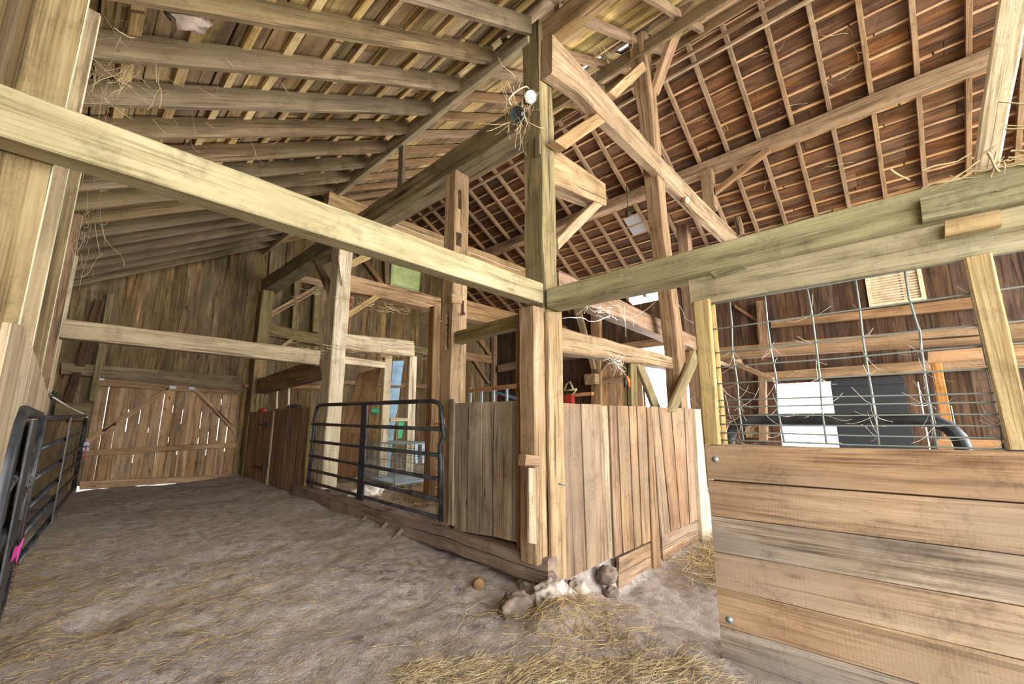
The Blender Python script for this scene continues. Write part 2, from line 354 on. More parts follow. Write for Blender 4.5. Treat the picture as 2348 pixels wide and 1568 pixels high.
L(mth(nt, 'ADD', a2, mth(nt, 'MULTIPLY', a3, .35)), bp.inputs['Height']); L(bp.outputs[0], b.inputs['Normal']); MT['dirt'] = m
MT['ground'] = plain('outside_ground', srgb(190, 190, 170), .95)

def timber(name, label, cat, mat, quad, d, seg=None, wob=.006, ch=.008, group=None, d2=None):
    "one timber: quad = start edge (2 points) then end edge (2 points) of its near face, d = its depth"
    b = MB(); L = ((Vector(quad[2])+Vector(quad[3]))-(Vector(quad[0])+Vector(quad[1]))).length*.5
    b.slab(*quad, d, seg=seg or max(1, min(40, int(L/.16))), wob=wob, ch=ch, seed=random.random()*50, d2=d2)
    return tag(b.build(name, MT[mat]), label, cat, group)
def tbox(name, label, cat, mat, lo, hi, ax, **k):
    lo, hi = Vector(lo), Vector(hi); e = hi-lo; b_ = (ax+1) % 3; c_ = (ax+2) % 3
    E = [Vector((e[i] if j == i else 0 for j in range(3))) for i in range(3)]
    return timber(name, label, cat, mat, [lo, lo+E[b_], lo+E[ax], lo+E[ax]+E[b_]], E[c_], **k)
def pxX(Y, l, r): return [A(l[0], l[1], Y=Y), A(l[0], l[2], Y=Y), A(r[0], r[1], Y=Y), A(r[0], r[2], Y=Y)]
def pxY(X, l, r): return [A(l[0], l[1], X=X), A(l[0], l[2], X=X), A(r[0], r[1], X=X), A(r[0], r[2], X=X)]
def smooth(a, b, x):
    t = max(0., min(1., (x-a)/(b-a))); return t*t*(3-2*t)
# ================================================================== THE SETTING
XL, XR, YN, YF = -.36, 10.26, -3.2, 10.45
ZE, SL = 5.14, .565                       # underside of the left rafters at X=2.75
RX, RZ, SR = 5.93, 6.87, .555             # ridge, underside of the right rafters
def deckL(x): return ZE+SL*(x-2.75)+.215
def deckR(x): return RZ-SR*(x-RX)+.125
RIDGE = (ZE-SL*2.75+.215-RZ-SR*RX-.125)/(-SR-SL)
def deck(x): return min(deckL(x), deckR(x))
def fz(x, y):
    z = .05*smooth(2.2, 4, y)+.06*smooth(4, 9, y)
    z += -.27*smooth(2.75, 3.75, x)*(1-smooth(2.1, 2.25, y))
    if y > 2.2: z += .17*smooth(2.8, 2.95, x)*smooth(2.2, 2.3, y)
    z += .05*smooth(2.0, 2.75, x)*smooth(3.2, 4.2, y)*(1-smooth(2.75, 2.8, x))          # dirt banked against the sill
    p = Vector((x, y, 0))
    z += .035*noise.fractal(p*1.6, 1., 2., 5)+.012*noise.noise(p*11)
    z += -.05*math.exp(-((x-.34)**2*60+(y-3.95)**2*22))+.03*math.exp(-((x-.32)**2*60+(y-4.15)**2*40))
    z += .10*math.exp(-((x-2.43)**2*22+(y-1.83)**2*40))
    return z
b = MB()
def lines(segs):
    o = []
    for a, c, st in segs:
        n = max(1, int((c-a)/st)); o += [a+(c-a)*i/n for i in range(n)]
    return o+[segs[-1][1]]
xs = lines([(-.3, 4.4, .045), (4.4, XR, .22)]); ys = lines([(YN, -.3, .25), (-.3, 5, .045), (5, YF+.02, .16)])
for y in ys:
    for x in xs: b.v.append(Vector((x, y, fz(x, y))))
nx = len(xs)
for j in range(len(ys)-1):
    for i in range(nx-1):
        q = [j*nx+i, j*nx+i+1, (j+1)*nx+i+1, (j+1)*nx+i]
        b.face(q, [(b.v[k].x, b.v[k].y) for k in q], .5, 0, True)
tag(b.build('floor', MT['dirt'], loc=(0, 0, 0)), kind='structure')
b = MB(); b.quad((-40, -40, -.42), (50, -40, -.42), (50, 60, -.42), (-40, 60, -.42)); tag(b.build('ground', MT['ground'], loc=(0, 0, -.42)), kind='structure')

# ---- roof: boards along the barn, lath, and the shingles above
def xsplit(a, c, lo, hi):
    o = [a]; 
    while o[-1] < c-.05: o.append(min(c, o[-1]+random.uniform(lo, hi)))
    return o
cL = math.cos(math.atan(SL)); nL = Vector((-SL*cL, 0, cL)); sLv = Vector((cL, 0, SL*cL))
cR = math.cos(math.atan(SR)); nR = Vector((SR*cR, 0, cR)); sRv = Vector((cR, 0, -SR*cR))
holes = [(4.83, 5.02, 1.95, 2.42), (4.92, 5.10, 1.30, 1.72), (4.62, 4.80, 2.55, 2.95), (5.3, 5.42, 6.2, 7.4), (4.9, 5.02, 8.2, 8.9)]
b = MB()
x = XL-.3
while x < RIDGE-.03:
    w = random.uniform(.2, .31); x1 = min(x+w, RIDGE)
    hs = [h for h in holes if h[0] < (x+x1)/2 < h[1]]
    ysp = xsplit(YN, YF+.1, 1.6, 4.2)
    for h in hs: ysp = sorted([q for q in ysp if not h[2]-.1 < q < h[3]+.1]+[h[2], h[3]])
    for y0, y1 in zip(ysp[:-1], ysp[1:]):
        if any(abs(y0-h[2]) < 1e-6 for h in hs): continue
        p = Vector((x, 0, deckL(x))); g = random.uniform(.004, .022); tl = random.uniform(-.004, .012)
        e = sLv*((x1-x-g)/cL)
        b.slab(p+Vector((0, y0, 0))+nL*tl, p+e+Vector((0, y0, 0)), p+Vector((0, y1-.01, 0))+nL*tl, p+e+Vector((0, y1-.01, 0)), nL*.02, seg=max(1, int((y1-y0)/.4)), wob=.006, ch=0, seed=random.random()*50)
    x = x1
x = XL
while x < RIDGE-.15:
    p = Vector((x, 0, deckL(x)))-nL*.028; w = random.uniform(.045, .08)
    if x < 2.6 or random.random() < .35:
        for y0, y1 in zip(*(lambda q: (q[:-1], q[1:]))(xsplit(YN, YF, 2.5, 4.5))):
            b.slab(p+Vector((0, y0, 0)), p+sLv*w+Vector((0, y0, 0)), p+Vector((0, y1-.02, 0)), p+sLv*w+Vector((0, y1-.02, 0)), nL*.028, seg=max(1, int((y1-y0)/.3)), wob=.006, ch=0, m=1, seed=random.random()*50)
    x += random.uniform(.22, .34)
x = XL-.3
while x < RIDGE:
    x1 = min(x+.1, RIDGE+.02); ysp = [YN, YF+.1]
    for h in holes:
        if h[0] < (x+x1)/2 < h[1]: ysp += [h[2]-.001, h[3]+.001]
    ysp = sorted(ysp)
    for y0, y1 in list(zip(ysp[:-1], ysp[1:]))[::2] if len(ysp) > 2 else [(ysp[0], ysp[1])]:
        p = Vector((x, 0, deckL(x)))+nL*.04; e = Vector((x1+.002, 0, deckL(x1+.002)))+nL*.04
        b.slab(p+Vector((0, y0, 0)), e+Vector((0, y0, 0)), p+Vector((0, y1, 0)), e+Vector((0, y1, 0)), nL*.03, ch=0, m=2)
    x = x1
tag(b.build('ceiling_left', [MT['deckL'], MT['lathL'], MT['shingle']]), kind='structure')
b = MB()
x = RIDGE
while x < XR-.12:
    w = random.uniform(.16, .26); x1 = x+w
    for y0, y1 in zip(*(lambda q: (q[:-1], q[1:]))(xsplit(YN, YF+.1, 1.8, 4.))):
        p = Vector((x, 0, deckR(x))); e = sRv*((x1-x-random.uniform(.002, .01))/cR); tl = random.uniform(-.002, .012)
        b.slab(p+Vector((0, y0, 0))+nR*tl, p+e+Vector((0, y0, 0)), p+Vector((0, y1-.006, 0))+nR*tl, p+e+Vector((0, y1-.006, 0)), nR*.02, seg=max(1, int((y1-y0)/.5)), wob=.004, ch=0, seed=random.random()*50)
    x = x1
x = RIDGE+.12
while x < XR:
    p = Vector((x, 0, deckR(x)))-nR*.022
    for y0, y1 in zip(*(lambda q: (q[:-1], q[1:]))(xsplit(YN, YF, 2.0, 4.5))):
        w = random.uniform(.018, .042); p2 = p-nR*random.uniform(0, .012)
        b.slab(p2+Vector((0, y0, 0)), p2+sRv*w+Vector((0, y0, 0)), p2+Vector((0, y1-.02, 0)), p2+sRv*w+Vector((0, y1-.02, 0)), nR*.03, seg=max(1, int((y1-y0)/.16)), wob=.009, ch=0, m=1, seed=random.random()*50)
    x += random.uniform(.225, .27)
p = Vector((RIDGE, 0, deckR(RIDGE)))+nR*.04; e = Vector((XR+.03, 0, deckR(XR+.03)))+nR*.04
b.slab(p+Vector((0, YN, 0)), e+Vector((0, YN, 0)), p+Vector((0, YF+.1, 0)), e+Vector((0, YF+.1, 0)), nR*.03, ch=0, m=2)
tag(b.build('ceiling_right', [MT['deckR'], MT['lathe'], MT['shingle']]), kind='structure')

# ---- board walls
def boards(b, axis, c, thick, u0, u1, z0, top, wid, gap=(.001, .004), holes=(), jit=.006, m=0, slits=None):
    "vertical boards in the plane axis=c; holes = (u0,u1,z0,z1)"
    u = u0
    while u < u1-.01:
        w = random.uniform(*wid); v = min(u+w, u1)
        spans = [(z0, None)]
        for h in holes:
            if h[0]+.01 < v and h[1]-.01 > u:
                if u < h[0] < v and h[0]-u > .03: v = h[0]; continue
                if u < h[1] < v and v-h[1] > .0: v = max(h[1], u+.01)
                ns = []
                for a, z in spans:
                    if a < h[2]: ns.append((a, h[2]))
                    ns.append((h[3], z))
                spans = ns
        g = random.uniform(*gap)
        if slits and random.random() < slits[0]: g = random.uniform(*slits[1])
        j = random.uniform(-jit, jit); r = random.random()
        for a, z in spans:
            za, zb = (top(u), top(v-g)) if z is None else (z, z)
            if min(za, zb)-a < .03: continue
            if axis == 'Y':
                q = [(u, c+j, a), (v-g, c+j, a), (u, c+j, za), (v-g, c+j, zb)]; d = (0, thick, 0)
            else:
                q = [(c+j, u, a), (c+j, v-g, a), (c+j, u, za), (c+j, v-g, zb)]; d = (thick, 0, 0)
            b.slab(*q, d, seg=3, wob=.003, ch=0, r=r, m=m, seed=random.random()*50)
        u = v
b = MB(); boards(b, 'Y', YF, .03, XL, XR+.03, -.35, lambda x: deck(x)-.01, (.14, .26), holes=[(.36, 2.64, -.6, 2.08), (6.1, 7.1, 5.15, 5.95)], gap=(-.004, -.002))
tag(b.build('wall_back', [MT['wallback']]), kind='structure')
b = MB(); boards(b, 'X', XL-.03, .03, -.7, YF, -.35, lambda y: deckL(XL)-.06, (.2, .3))
tag(b.build('wall_left', [MT['freshy']]), kind='structure')
b = MB(); boards(b, 'X', XR, .03, YN, YF, -.5, lambda y: deckR(XR)-.02 if not 4.0 < y < 5.15 else 4.33, (.18, .3),
                holes=[(3.46, 4.84, -.9, 3.12), (.96, 1.92, -.9, 2.01), (-.5, .16, 3.42, 3.98), (-.27, -.252, .3, 1.92), (-.62, -.606, .2, 1.5)], gap=(-.004, -.002))
tag(b.build('wall_right', [MT['walldark']]), kind='structure')

# ---- far double door of the aisle
d1 = empty('door_1', (1.5, YF, .1), None, None); d1['kind'] = 'structure'
b = MB(); u = .39
slit = {}
for k in range(14):
    w = .158; g = random.choice([.002, .003, .008, .013, .02]) if k else .002
    lean = random.uniform(-.006, .006)
    b.slab((u, YF-.01, .19), (u+w-g, YF-.01, .19), (u+lean, YF-.01, 2.0), (u+w-g*random.uniform(.1, 1.2)+lean, YF-.01, 2.0), (0, .025, 0), seg=5, wob=.003, ch=0)
    if k and k < 13 and g > .005:
        z = .19
        while z < 1.95:
            op = random.uniform(.08, .55) if random.random() < .6 else 0; cl = random.uniform(.1, .7)
            b.slab((u+w-g-.012, YF+.016, z), (u+w+.012, YF+.016, z), (u+w-g-.012+lean, YF+.016, min(2., z+cl)), (u+w+.012, YF+.016, min(2., z+cl)), (0, .008, 0), ch=0); z += cl+op
    u += w
b.build('boards', MT['doorb'], d1)
b = MB(); b.box((.3, YF+.01, .2), (.395, YF+.04, 2.1), ax=2, ch=0); b.box((2.595, YF+.01, .1), (2.7, YF+.04, 2.1), ax=2, ch=0); b.box((.3, YF+.012, 1.99), (2.7, YF+.04, 2.12), ch=0); tag(b.build('trim_11', MT['wallback']), kind='structure')
def dq(*p): return [A(x, y, Y=YF-.06) for x, y in p]
b = MB(); b.slab(*dq((228, 866), (224, 885), (548, 885), (548, 905)), (0, .045, 0), ch=.004); b.build('rail', MT['doorb'], d1)
b = MB(); b.slab(*dq((190, 1032), (188, 1046), (541, 1014), (541, 1026)), (0, .045, 0), ch=.004); b.build('rail', MT['doorb'], d1)
b = MB(); b.slab(*dq((196, 1006), (196, 1022), (392, 884), (408, 884)), (0, .045, 0), ch=.004); b.build('diagonal_brace', MT['doorb'], d1)
b = MB(); b.slab(*dq((432, 885), (446, 885), (541, 982), (541, 998)), (0, .045, 0), ch=.004); b.build('diagonal_brace', MT['doorb'], d1)
b = MB(); b.slab(*dq((182, 1104), (182, 1123), (545, 1086), (545, 1098)), (0, .045, 0), ch=.004); b.build('bottom_rail', MT['doorb'], d1)
for x, y in ((231, 868), (396, 888), (440, 890), (196, 1018), (195, 1030)):
    b = MB(); q = A(x, y, Y=YF-.075); b.box(q-Vector((.05, 0, .03)), q+Vector((.05, .012, .03)), ch=.002); b.build('hinge_plate', MT['zinc'], d1)
b = MB(); b.tube([A(240, 986, Y=YF-.09), A(262, 972, Y=YF-.09)], .014); b.ball(A(240, 986, Y=YF-.08), .03, .015, .03, sub=2); b.ball(A(262, 973, Y=YF-.08), .03, .015, .03, sub=2); tag(b.build('pull_handle', MT['rust'], d1), 'dark iron pull handle on the diagonal brace')

# ---- louvred windows
def louver(name, axis, c, u0, u1, z0, z1, mat, n):
    e = empty(name, ((u0+u1)/2, c, z0) if axis == 'Y' else (c, (u0+u1)/2, z0), None, None); e['kind'] = 'structure'
    b = MB()
    def bx(a0, a1, q0, q1, t0, t1):
        if axis == 'Y': b.box((a0, c+t0, q0), (a1, c+t1, q1), ch=.003)
        else: b.box((c+t0, a0, q0), (c+t1, a1, q1), ax=1, ch=.003)
    bx(u0-.06, u0, z0-.06, z1+.06, -.04, .03); bx(u1, u1+.06, z0-.06, z1+.06, -.04, .03); bx(u0, u1, z1, z1+.06, -.04, .03); bx(u0, u1, z0-.06, z0, -.04, .03)
    b.build('frame', MT[mat], e)
    h = (z1-z0)/n
    if axis == 'X':
        b = MB(); b.box((c+.03, u0, z0), (c+.045, u1, z1), ch=0); b.build('added_backing', MT['walldark'], e)  # dark sheet added so the slat gaps read as shadow lines
    for k in range(n):
        b = MB(); z = z0+k*h
        if axis == 'Y': b.slab((u0, c-.02, z+h*.6), (u1, c-.02, z+h*.8), (u0, c+.02, z), (u1, c+.02, z), (0, 0, .012), ch=0)
        else: b.slab((c-.02, u0, z+h*.7), (c-.02, u1, z+h*.7), (c+.02, u0, z), (c+.02, u1, z), (0, 0, .012), ch=0)
        b.build('slat', MT[mat], e)
louver('window_1', 'Y', YF, 6.1, 7.1, 5.15, 5.95, 'louverg', 14)
louver('window_2', 'X', XR, -.5, .16, 3.42, 3.98, 'louver', 11)
# ---- black sliding door on the right wall, beside the small doorway; brown sliding leaf beside the wide one
d2 = empty('door_2', (XR-.07, .45, -.25), None, None); d2['kind'] = 'structure'
b = MB(); b.box((XR-.09, -.08, -.25), (XR-.05, .97, 2.03), ax=2, ch=.004); b.build('door_leaf', MT['blk'], d2)
for z in (.1, 1.95):
    b = MB(); b.box((XR-.11, -.08, z-.05), (XR-.09, .97, z+.05), ax=1, ch=.003); b.build('ledge', MT['blk'], d2)
d3 = empty('door_3', (XR-.08, 5.5, -.2), None, None); d3['kind'] = 'structure'
b = MB(); boards(b, 'X', XR-.08, .025, 4.86, 6.35, -.2, lambda y: 3.05, (.14, .2), gap=(.003, .009)); b.build('boards', MT['doorb'], d3)
b = MB(); b.box((XR-.12, 4.86, 2.25), (XR-.08, 6.35, 2.42), ax=1); b.build('rail', MT['doorb'], d3)
# trim: girts, lintels and door tracks of the walls
def trim(n, mat, quad, d, **k):
    b = MB(); L = (Vector(quad[2])-Vector(quad[0])).length
    b.slab(*quad, d, seg=max(1, int(L/.3)), wob=.004, seed=n, **k); tag(b.build('trim_%d' % n, MT[mat]), kind='structure')
trim(1, 'browntim', pxY(XR-.1, (1767, 738, 752), (2300, 672, 700)), (.1, 0, 0))
trim(2, 'browntim', [(XR-.12, YN, 2.1), (XR-.12, YN, 2.3), (XR-.12, 2.2, 2.06), (XR-.12, 2.2, 2.26)], (.12, 0, 0))
trim(3, 'browntim', [(XR-.12, 3.3, 3.1), (XR-.12, 3.3, 3.3), (XR-.12, 7.0, 3.1), (XR-.12, 7.0, 3.3)], (.12, 0, 0))
trim(4, 'browntim', pxY(XR-.13, (1141, 837, 853), (1212, 824, 841)), (.12, 0, 0))
trim(5, 'browntim', pxX(YF-.1, (1062, 806, 826), (1140, 816, 834)), (0, .1, 0))
trim(6, 'rafterL', pxX(YF-.12, (140, 831, 857), (552, 863, 896)), (0, .12, 0))
trim(7, 'browntim', [(XR-.14, YN, -.3), (XR-.14, YN, -.1), (XR-.14, .9, -.3), (XR-.14, .9, -.1)], (.14, 0, 0))
trim(8, 'browntim', pxY(XR-.12, (1290, 806, 826), (1358, 797, 817)), (.12, 0, 0))
trim(9, 'browntim', pxX(YF-.1, (770, 870, 880), (1000, 882, 892)), (0, .08, 0))
trim(10, 'browntim', pxX(YF-.1, (560, 880, 888), (735, 884, 892)), (0, .08, 0))
# ================================================================== TIMBER FRAME
# posts of the row between aisle and stalls
tbox('post', 'tall hewn corner post rising through both crossing beams, a floodlight on it', 'post', 'hewng', (2.75, 2.17, .1), (2.955, 2.4, 5.25), 2, wob=.008, ch=.012)
tbox('post', 'short thick post under the end of the pale aisle beam, against the corner post', 'post', 'hewn', (2.6, 2.165, .22), (2.745, 2.34, 2.255), 2, wob=.008, ch=.012)
timber('post', 'hewn facing board of the corner post below the crossing beams', 'post', 'hewn', [A(1268, 1336, Y=2.12), A(1301, 1328, Y=2.12), A(1254, 715, Y=2.13), A(1289, 715, Y=2.13)], (0, .04, 0), wob=.005)
tbox('post', 'hewn post with empty mortise holes, at the latch end of the open stall gate', 'post', 'hewn', (2.76, 3.44, .25), (2.97, 3.64, 4.16), 2, wob=.008, ch=.012)
tbox('post', 'bleached cracked post behind the hinge end of the stall gate', 'post', 'bleach', (2.77, 6.42, .28), (3.0, 6.72, 4.16), 2, wob=.01, ch=.014)
tbox('post', 'far post of the row, against the back wall beside the big door', 'post', 'hewng', (2.72, 10.12, .05), (2.96, 10.36, 4.16), 2, wob=.01, ch=.014)
P1 = bpy.data.objects['post']
b = MB(); b.box(A(1226, 358, X=2.728), A(1241, 310, X=2.752), ax=2, ch=.004); b.build('tenon_end', MT['hewng'], P1)['label'] = 'wooden tenon end'
def cut(o, boxes):
    bm = MB()
    for lo, hi in boxes: bm.box(lo, hi, ch=0)
    c = bm.build('cutter', MT['hewn']); md = o.modifiers.new('m', 'BOOLEAN'); md.object = c; md.solver = 'EXACT'
    bpy.context.view_layer.update(); me = bpy.data.meshes.new_from_object(o.evaluated_get(bpy.context.evaluated_depsgraph_get()))
    o.modifiers.clear(); o.data = me; bpy.data.objects.remove(c)
MORT = bpy.data.objects['post.003']
q = [A(x, y, Y=3.44) for x, y in ((1050, 478), (1059, 438), (1045, 562), (1058, 536))]
cut(MORT, [((q[0].x, 3.38, q[0].z), (q[1].x, 3.54, q[1].z)), ((q[2].x, 3.38, q[2].z), (q[3].x, 3.54, q[3].z)), ((2.72, 3.5, 2.05), (2.84, 3.56, 2.45))])
b = MB(); b.tube([A(1062, 690, Y=3.42), A(1062, 718, Y=3.42)], .012, n=6); b.tube([A(1062, 718, Y=3.44), A(1064, 720, Y=3.36)], .016, n=6); b.build('iron_bolt', MT['rust'], MORT)['label'] = 'rusty iron bolt'
timber('beam', 'pale wide sawn beam crossing the aisle in front of everything at upper left', 'beam', 'pale', [A(0, 190, Y=2.13)+Vector((-.06, 0, 0)), A(0, 310, Y=2.13)+Vector((-.08, 0, 0)), A(1245, 649, Y=2.13), A(1245, 695, Y=2.13)], (0, .12, 0), wob=.004, ch=.006)
timber('beam', 'dusty beam crossing the aisle farther back, from the left studs to the bleached post', 'beam', 'dusty', [A(120, 728, Y=6.4), A(117, 771, Y=6.4), A(736, 803, Y=6.4), A(732, 836, Y=6.4)], (0, .16, 0), wob=.008)
timber('beam', 'heavy olive beam running from the corner post toward the upper right', 'beam', 'olive', [Vector((2.75, 2.145, 2.43)), Vector((2.75, 2.145, 2.255)), Vector((2.75, -2.6, 2.43)), Vector((2.75, -2.6, 2.21))], (.2, 0, 0), wob=.006, ch=.012)
timber('beam', 'tan header plank above the wire mesh, below the olive beam', 'plank', 'pale', [(2.69, .92, 2.205), (2.69, .92, 2.03), (2.69, -2.5, 2.215), (2.69, -2.5, 2.0)], (.045, 0, 0), wob=.003)
timber('beam', 'olive splice board on the face of the olive beam at the right edge', 'plank', 'olive', [A(2110, 450, X=2.7), A(2116, 507, X=2.7), A(2348, 385, X=2.7)+Vector((0, -1.2, 0)), A(2348, 482, X=2.7)+Vector((0, -1.2, 0))], (.048, 0, 0), wob=.003)
timber('block', 'yellowish wood block screwed below the splice board', 'block', 'fresh', [A(2166, 505, X=2.63), A(2168, 540, X=2.63), A(2292, 478, X=2.63), A(2299, 512, X=2.63)], (.058, 0, 0), wob=.002)
timber('block', 'splintered bark slab hanging from the olive beam near the tan header plank end', 'block', 'olive', [A(1624, 622, X=2.68), A(1640, 640, X=2.68), A(1702, 606, X=2.68), A(1712, 616, X=2.68)], (.06, 0, 0), wob=.012)
timber('post', 'weathered grey and tan post standing on the olive beam at upper right', 'post', 'bleach', [(2.78, -.375, 2.43), (2.78, -.46, 2.43), (2.8, -1.0, 4.98), (2.8, -1.14, 4.98)], (.1, 0, 0), wob=.006)
# plate, plank and struts above the row
timber('plate', 'heavy dark wall plate from the corner post to the back wall', 'beam', 'hewng', [(2.75, 2.41, 4.15), (2.75, 2.41, 4.45), (2.75, 10.3, 4.17), (2.75, 10.3, 4.45)], (.3, 0, 0), wob=.01, ch=.012)
timber('purlin', 'dark upper plank with pale lower edge carrying the left rafter ends', 'plank', 'dusty', [(2.72, 2.3, 5.05), (2.72, 2.3, 5.28), (2.72, 10.4, 5.05), (2.72, 10.4, 5.26)], (.075, 0, 0), wob=.003)
timber('plate', 'bright hewn timber running from the top of the corner post toward the camera', 'beam', 'hewn', [(2.80, 2.3, 4.98), (2.80, 2.3, 5.25), (2.80, -2.5, 4.98), (2.80, -2.5, 5.25)], (.12, 0, 0), wob=.01, ch=.012)
for k, y in enumerate((4.62, 7.3, 10.0)):
    tbox('strut', '%s short strut between wall plate and upper plank, counting back from the corner post' % ORD[k], 'strut', 'rafterL', (2.77, y, 4.44), (2.82, y+.12, 5.1), 2)
timber('strut', 'short dark strut between the corner post top and the upper plank', 'strut', 'hewng', pxY(2.75, (1150, 82, 98), (1203, 98, 114)), (.05, 0, 0))
# tie beams and the bent at the corner post
tie = [(1266, 75, 168), (1330, 146, 212), (1402, 226, 288), (1480, 318, 364), (1600, 447, 488), (1760, 605, 640)]
b = MB(); Yt = 2.03
b.run([(A(x, y0, Y=Yt), A(x, y1, Y=Yt), (0, .13, 0)) for x, y0, y1 in tie], wob=.007, ch=.012, seed=3, r=.6)
tag(b.build('tie_beam', MT['hewn']), 'big bowed hewn tie beam slanting from the corner post top down to the right', 'beam')
timber('tie_beam', 'far hewn tie beam with a thin wire along it, crossing behind the pale aisle beam', 'beam', 'hewn', [(2.6, 6.6, 5.09), (2.6, 6.6, 4.74), (10.2, 6.6, 5.09), (10.2, 6.6, 4.76)], (0, .2, 0), wob=.01)
b = MB(); b.tube([Vector((3.2+i*.35, 6.585, 4.93+.012*math.sin(i*1.7))) for i in range(13)], .006, n=5); tag(b.build('wire', MT['webw']), 'thin white wire stapled along the far tie beam', 'wire')
timber('knee_brace', 'broad knee brace from the corner post up to the bowed tie beam', 'brace', 'hewn', [A(1272, 322, Y=2.05), A(1300, 342, Y=2.05), A(1398, 240, Y=2.05), A(1412, 262, Y=2.05)], (0, .1, 0))
timber('knee_brace', 'knee brace from the bowed tie beam up to the leaning king post', 'brace', 'hewn', [A(1396, 210, Y=1.99), A(1414, 224, Y=1.99), A(1474, 140, Y=1.96), A(1484, 160, Y=1.96)], (0, .1, 0))
timber('beam', 'thick sawn-off beam stub sticking out from the corner post under the bowed tie beam', 'beam', 'hewn', [A(1262, 330, Y=2.22), A(1264, 418, Y=2.22), A(1388, 420, Y=2.22), A(1391, 470, Y=2.22)], (0, .2, 0), ch=.012)
timber('knee_brace', 'knee brace below the sawn-off stub, footed on the corner post', 'brace', 'hewn', [A(1278, 545, Y=2.24), A(1281, 574, Y=2.24), A(1370, 455, Y=2.24), A(1390, 462, Y=2.24)], (0, .1, 0))
kp = [(1470, 1486, 72, 1.93), (1494, 1509, 250, 2.0), (1518, 1531, 500, 2.1), (1555, 1571, 800, 2.17), (1564, 1579, 940, 2.17)]
b = MB(); sc = [(A(x0, y, Y=Y), A(x1, y, Y=Y), (0, .2, 0)) for x0, x1, y, Y in kp]
q0, q1 = sc[-1][0], sc[-1][1]; sc.append((Vector((q0.x+.08, q0.y, -.25)), Vector((q1.x+.08, q1.y, -.25)), (0, .2, 0)))
b.run(sc, seg=7, wob=.01, ch=.01, seed=8, r=.4)
tag(b.build('king_post', MT['browntim']), 'tall leaning brown king post passing behind the bowed tie beam', 'post')
timber('strut', 'steep brace from the leaning king post up to the side purlin', 'strut', 'browntim', [A(1496, 210, Y=1.99), A(1512, 217, Y=1.99), A(1571, 4, X=4.74), A(1591, 4, X=4.76)], (0, .08, 0))
timber('purlin', 'side purlin under the upper left rafters beside the top of the king post', 'beam', 'rafterL', [(4.72, YN+.5, 6.14), (4.72, YN+.5, 6.33), (4.72, 10.4, 6.14), (4.72, 10.4, 6.33)], (.05, 0, 0), wob=.005)
timber('brace', 'left leg of the V brace in front of the bright wide doorway', 'brace', 'hewng', [A(1456, 822, Y=2.3), A(1470, 818, Y=2.3), A(1507, 950, Y=2.3), A(1522, 950, Y=2.3)], (0, .05, 0))
timber('brace', 'round right leg of the V brace in front of the bright wide doorway', 'brace', 'hewng', [A(1594, 800, Y=2.1), A(1602, 830, Y=2.1), A(1533, 944, Y=2.1), A(1552, 944, Y=2.1)], (0, .05, 0))
timber('brace', 'upper brace leaning from the low tie beam end toward the mesh panel', 'brace', 'browntim', [A(1578, 862, Y=2.6), A(1584, 880, Y=2.6), A(1586, 772, Y=2.6), A(1598, 786, Y=2.6)], (0, .1, 0))
timber('beam', 'rounded pale beam from the corner post to the king post, above the tan stall boards', 'beam', 'hewn', [A(1284, 748, Y=2.25), A(1284, 806, Y=2.25), A(1556, 822, Y=2.25), A(1556, 846, Y=2.25)], (0, .18, 0), wob=.012, ch=.016)
timber('beam', 'slanting brown-topped beam from the corner post down behind the mesh panel', 'beam', 'browntim', [A(1282, 618, Y=2.5), A(1282, 672, Y=2.5), A(1772, 858, Y=2.5), A(1772, 874, Y=2.5)], (0, .2, 0), wob=.01)
timber('beam', 'reddish brown beam leaving the mortised post toward the right, behind the corner post', 'beam', 'browntim', [A(1040, 680, Y=3.45), A(1040, 724, Y=3.45), A(1300, 748, Y=3.45), A(1300, 775, Y=3.45)], (0, .16, 0), wob=.006)
timber('beam', 'grey rail between the mortised post and the corner post above the grey stall boards', 'beam', 'hewng', pxY(2.79, (1032, 764, 790), (1212, 712, 742)), (.12, 0, 0), wob=.007)
timber('block', 'square brown wood pad nailed to the mortised post', 'block', 'hewn', [A(1036, 672, Y=3.42), A(1037, 694, Y=3.42), A(1062, 678, Y=3.42), A(1062, 697, Y=3.42)], (0, .04, 0), wob=.002)
# stubs around the bleached post
Yb = 6.44
timber('beam', 'upper thick beam stub with sawn end, right of the bleached post', 'beam', 'hewn', [A(782, 624, Y=Yb), A(782, 662, Y=Yb), A(1011, 682, Y=Yb), A(1011, 712, Y=Yb)], (0, .28, 0), wob=.012, ch=.014)
timber('beam', 'lower thick beam stub with sawn end, above the plain door frame', 'beam', 'bleach', [A(772, 762, Y=Yb), A(772, 800, Y=Yb), A(950, 782, Y=Yb), A(951, 816, Y=Yb)], (0, .28, 0), wob=.012, ch=.014)
timber('knee_brace', 'light knee brace from the bleached post up to the pale aisle beam', 'brace', 'fresh', [A(786, 606, Y=Yb), A(790, 622, Y=Yb), A(868, 566, Y=Yb), A(880, 578, Y=Yb)], (0, .07, 0))
timber('knee_brace', 'light knee brace from the bleached post up to the upper beam stub', 'brace', 'fresh', [A(778, 728, Y=Yb), A(778, 744, Y=Yb), A(864, 672, Y=Yb), A(880, 676, Y=Yb)], (0, .07, 0))
timber('post', 'bleached left door-frame post under the lower beam stub', 'post', 'bleach', [A(884, 812, Y=6.6), A(900, 812, Y=6.6), A(868, 1092, Y=6.6), A(886, 1092, Y=6.6)], (0, .1, 0), wob=.003)
timber('post', 'bleached right door-frame post under the sawn end of the lower beam stub', 'post', 'bleach', [A(940, 815, Y=6.6), A(957, 817, Y=6.6), A(930, 1086, Y=6.6), A(948, 1086, Y=6.6)], (0, .1, 0), wob=.003)
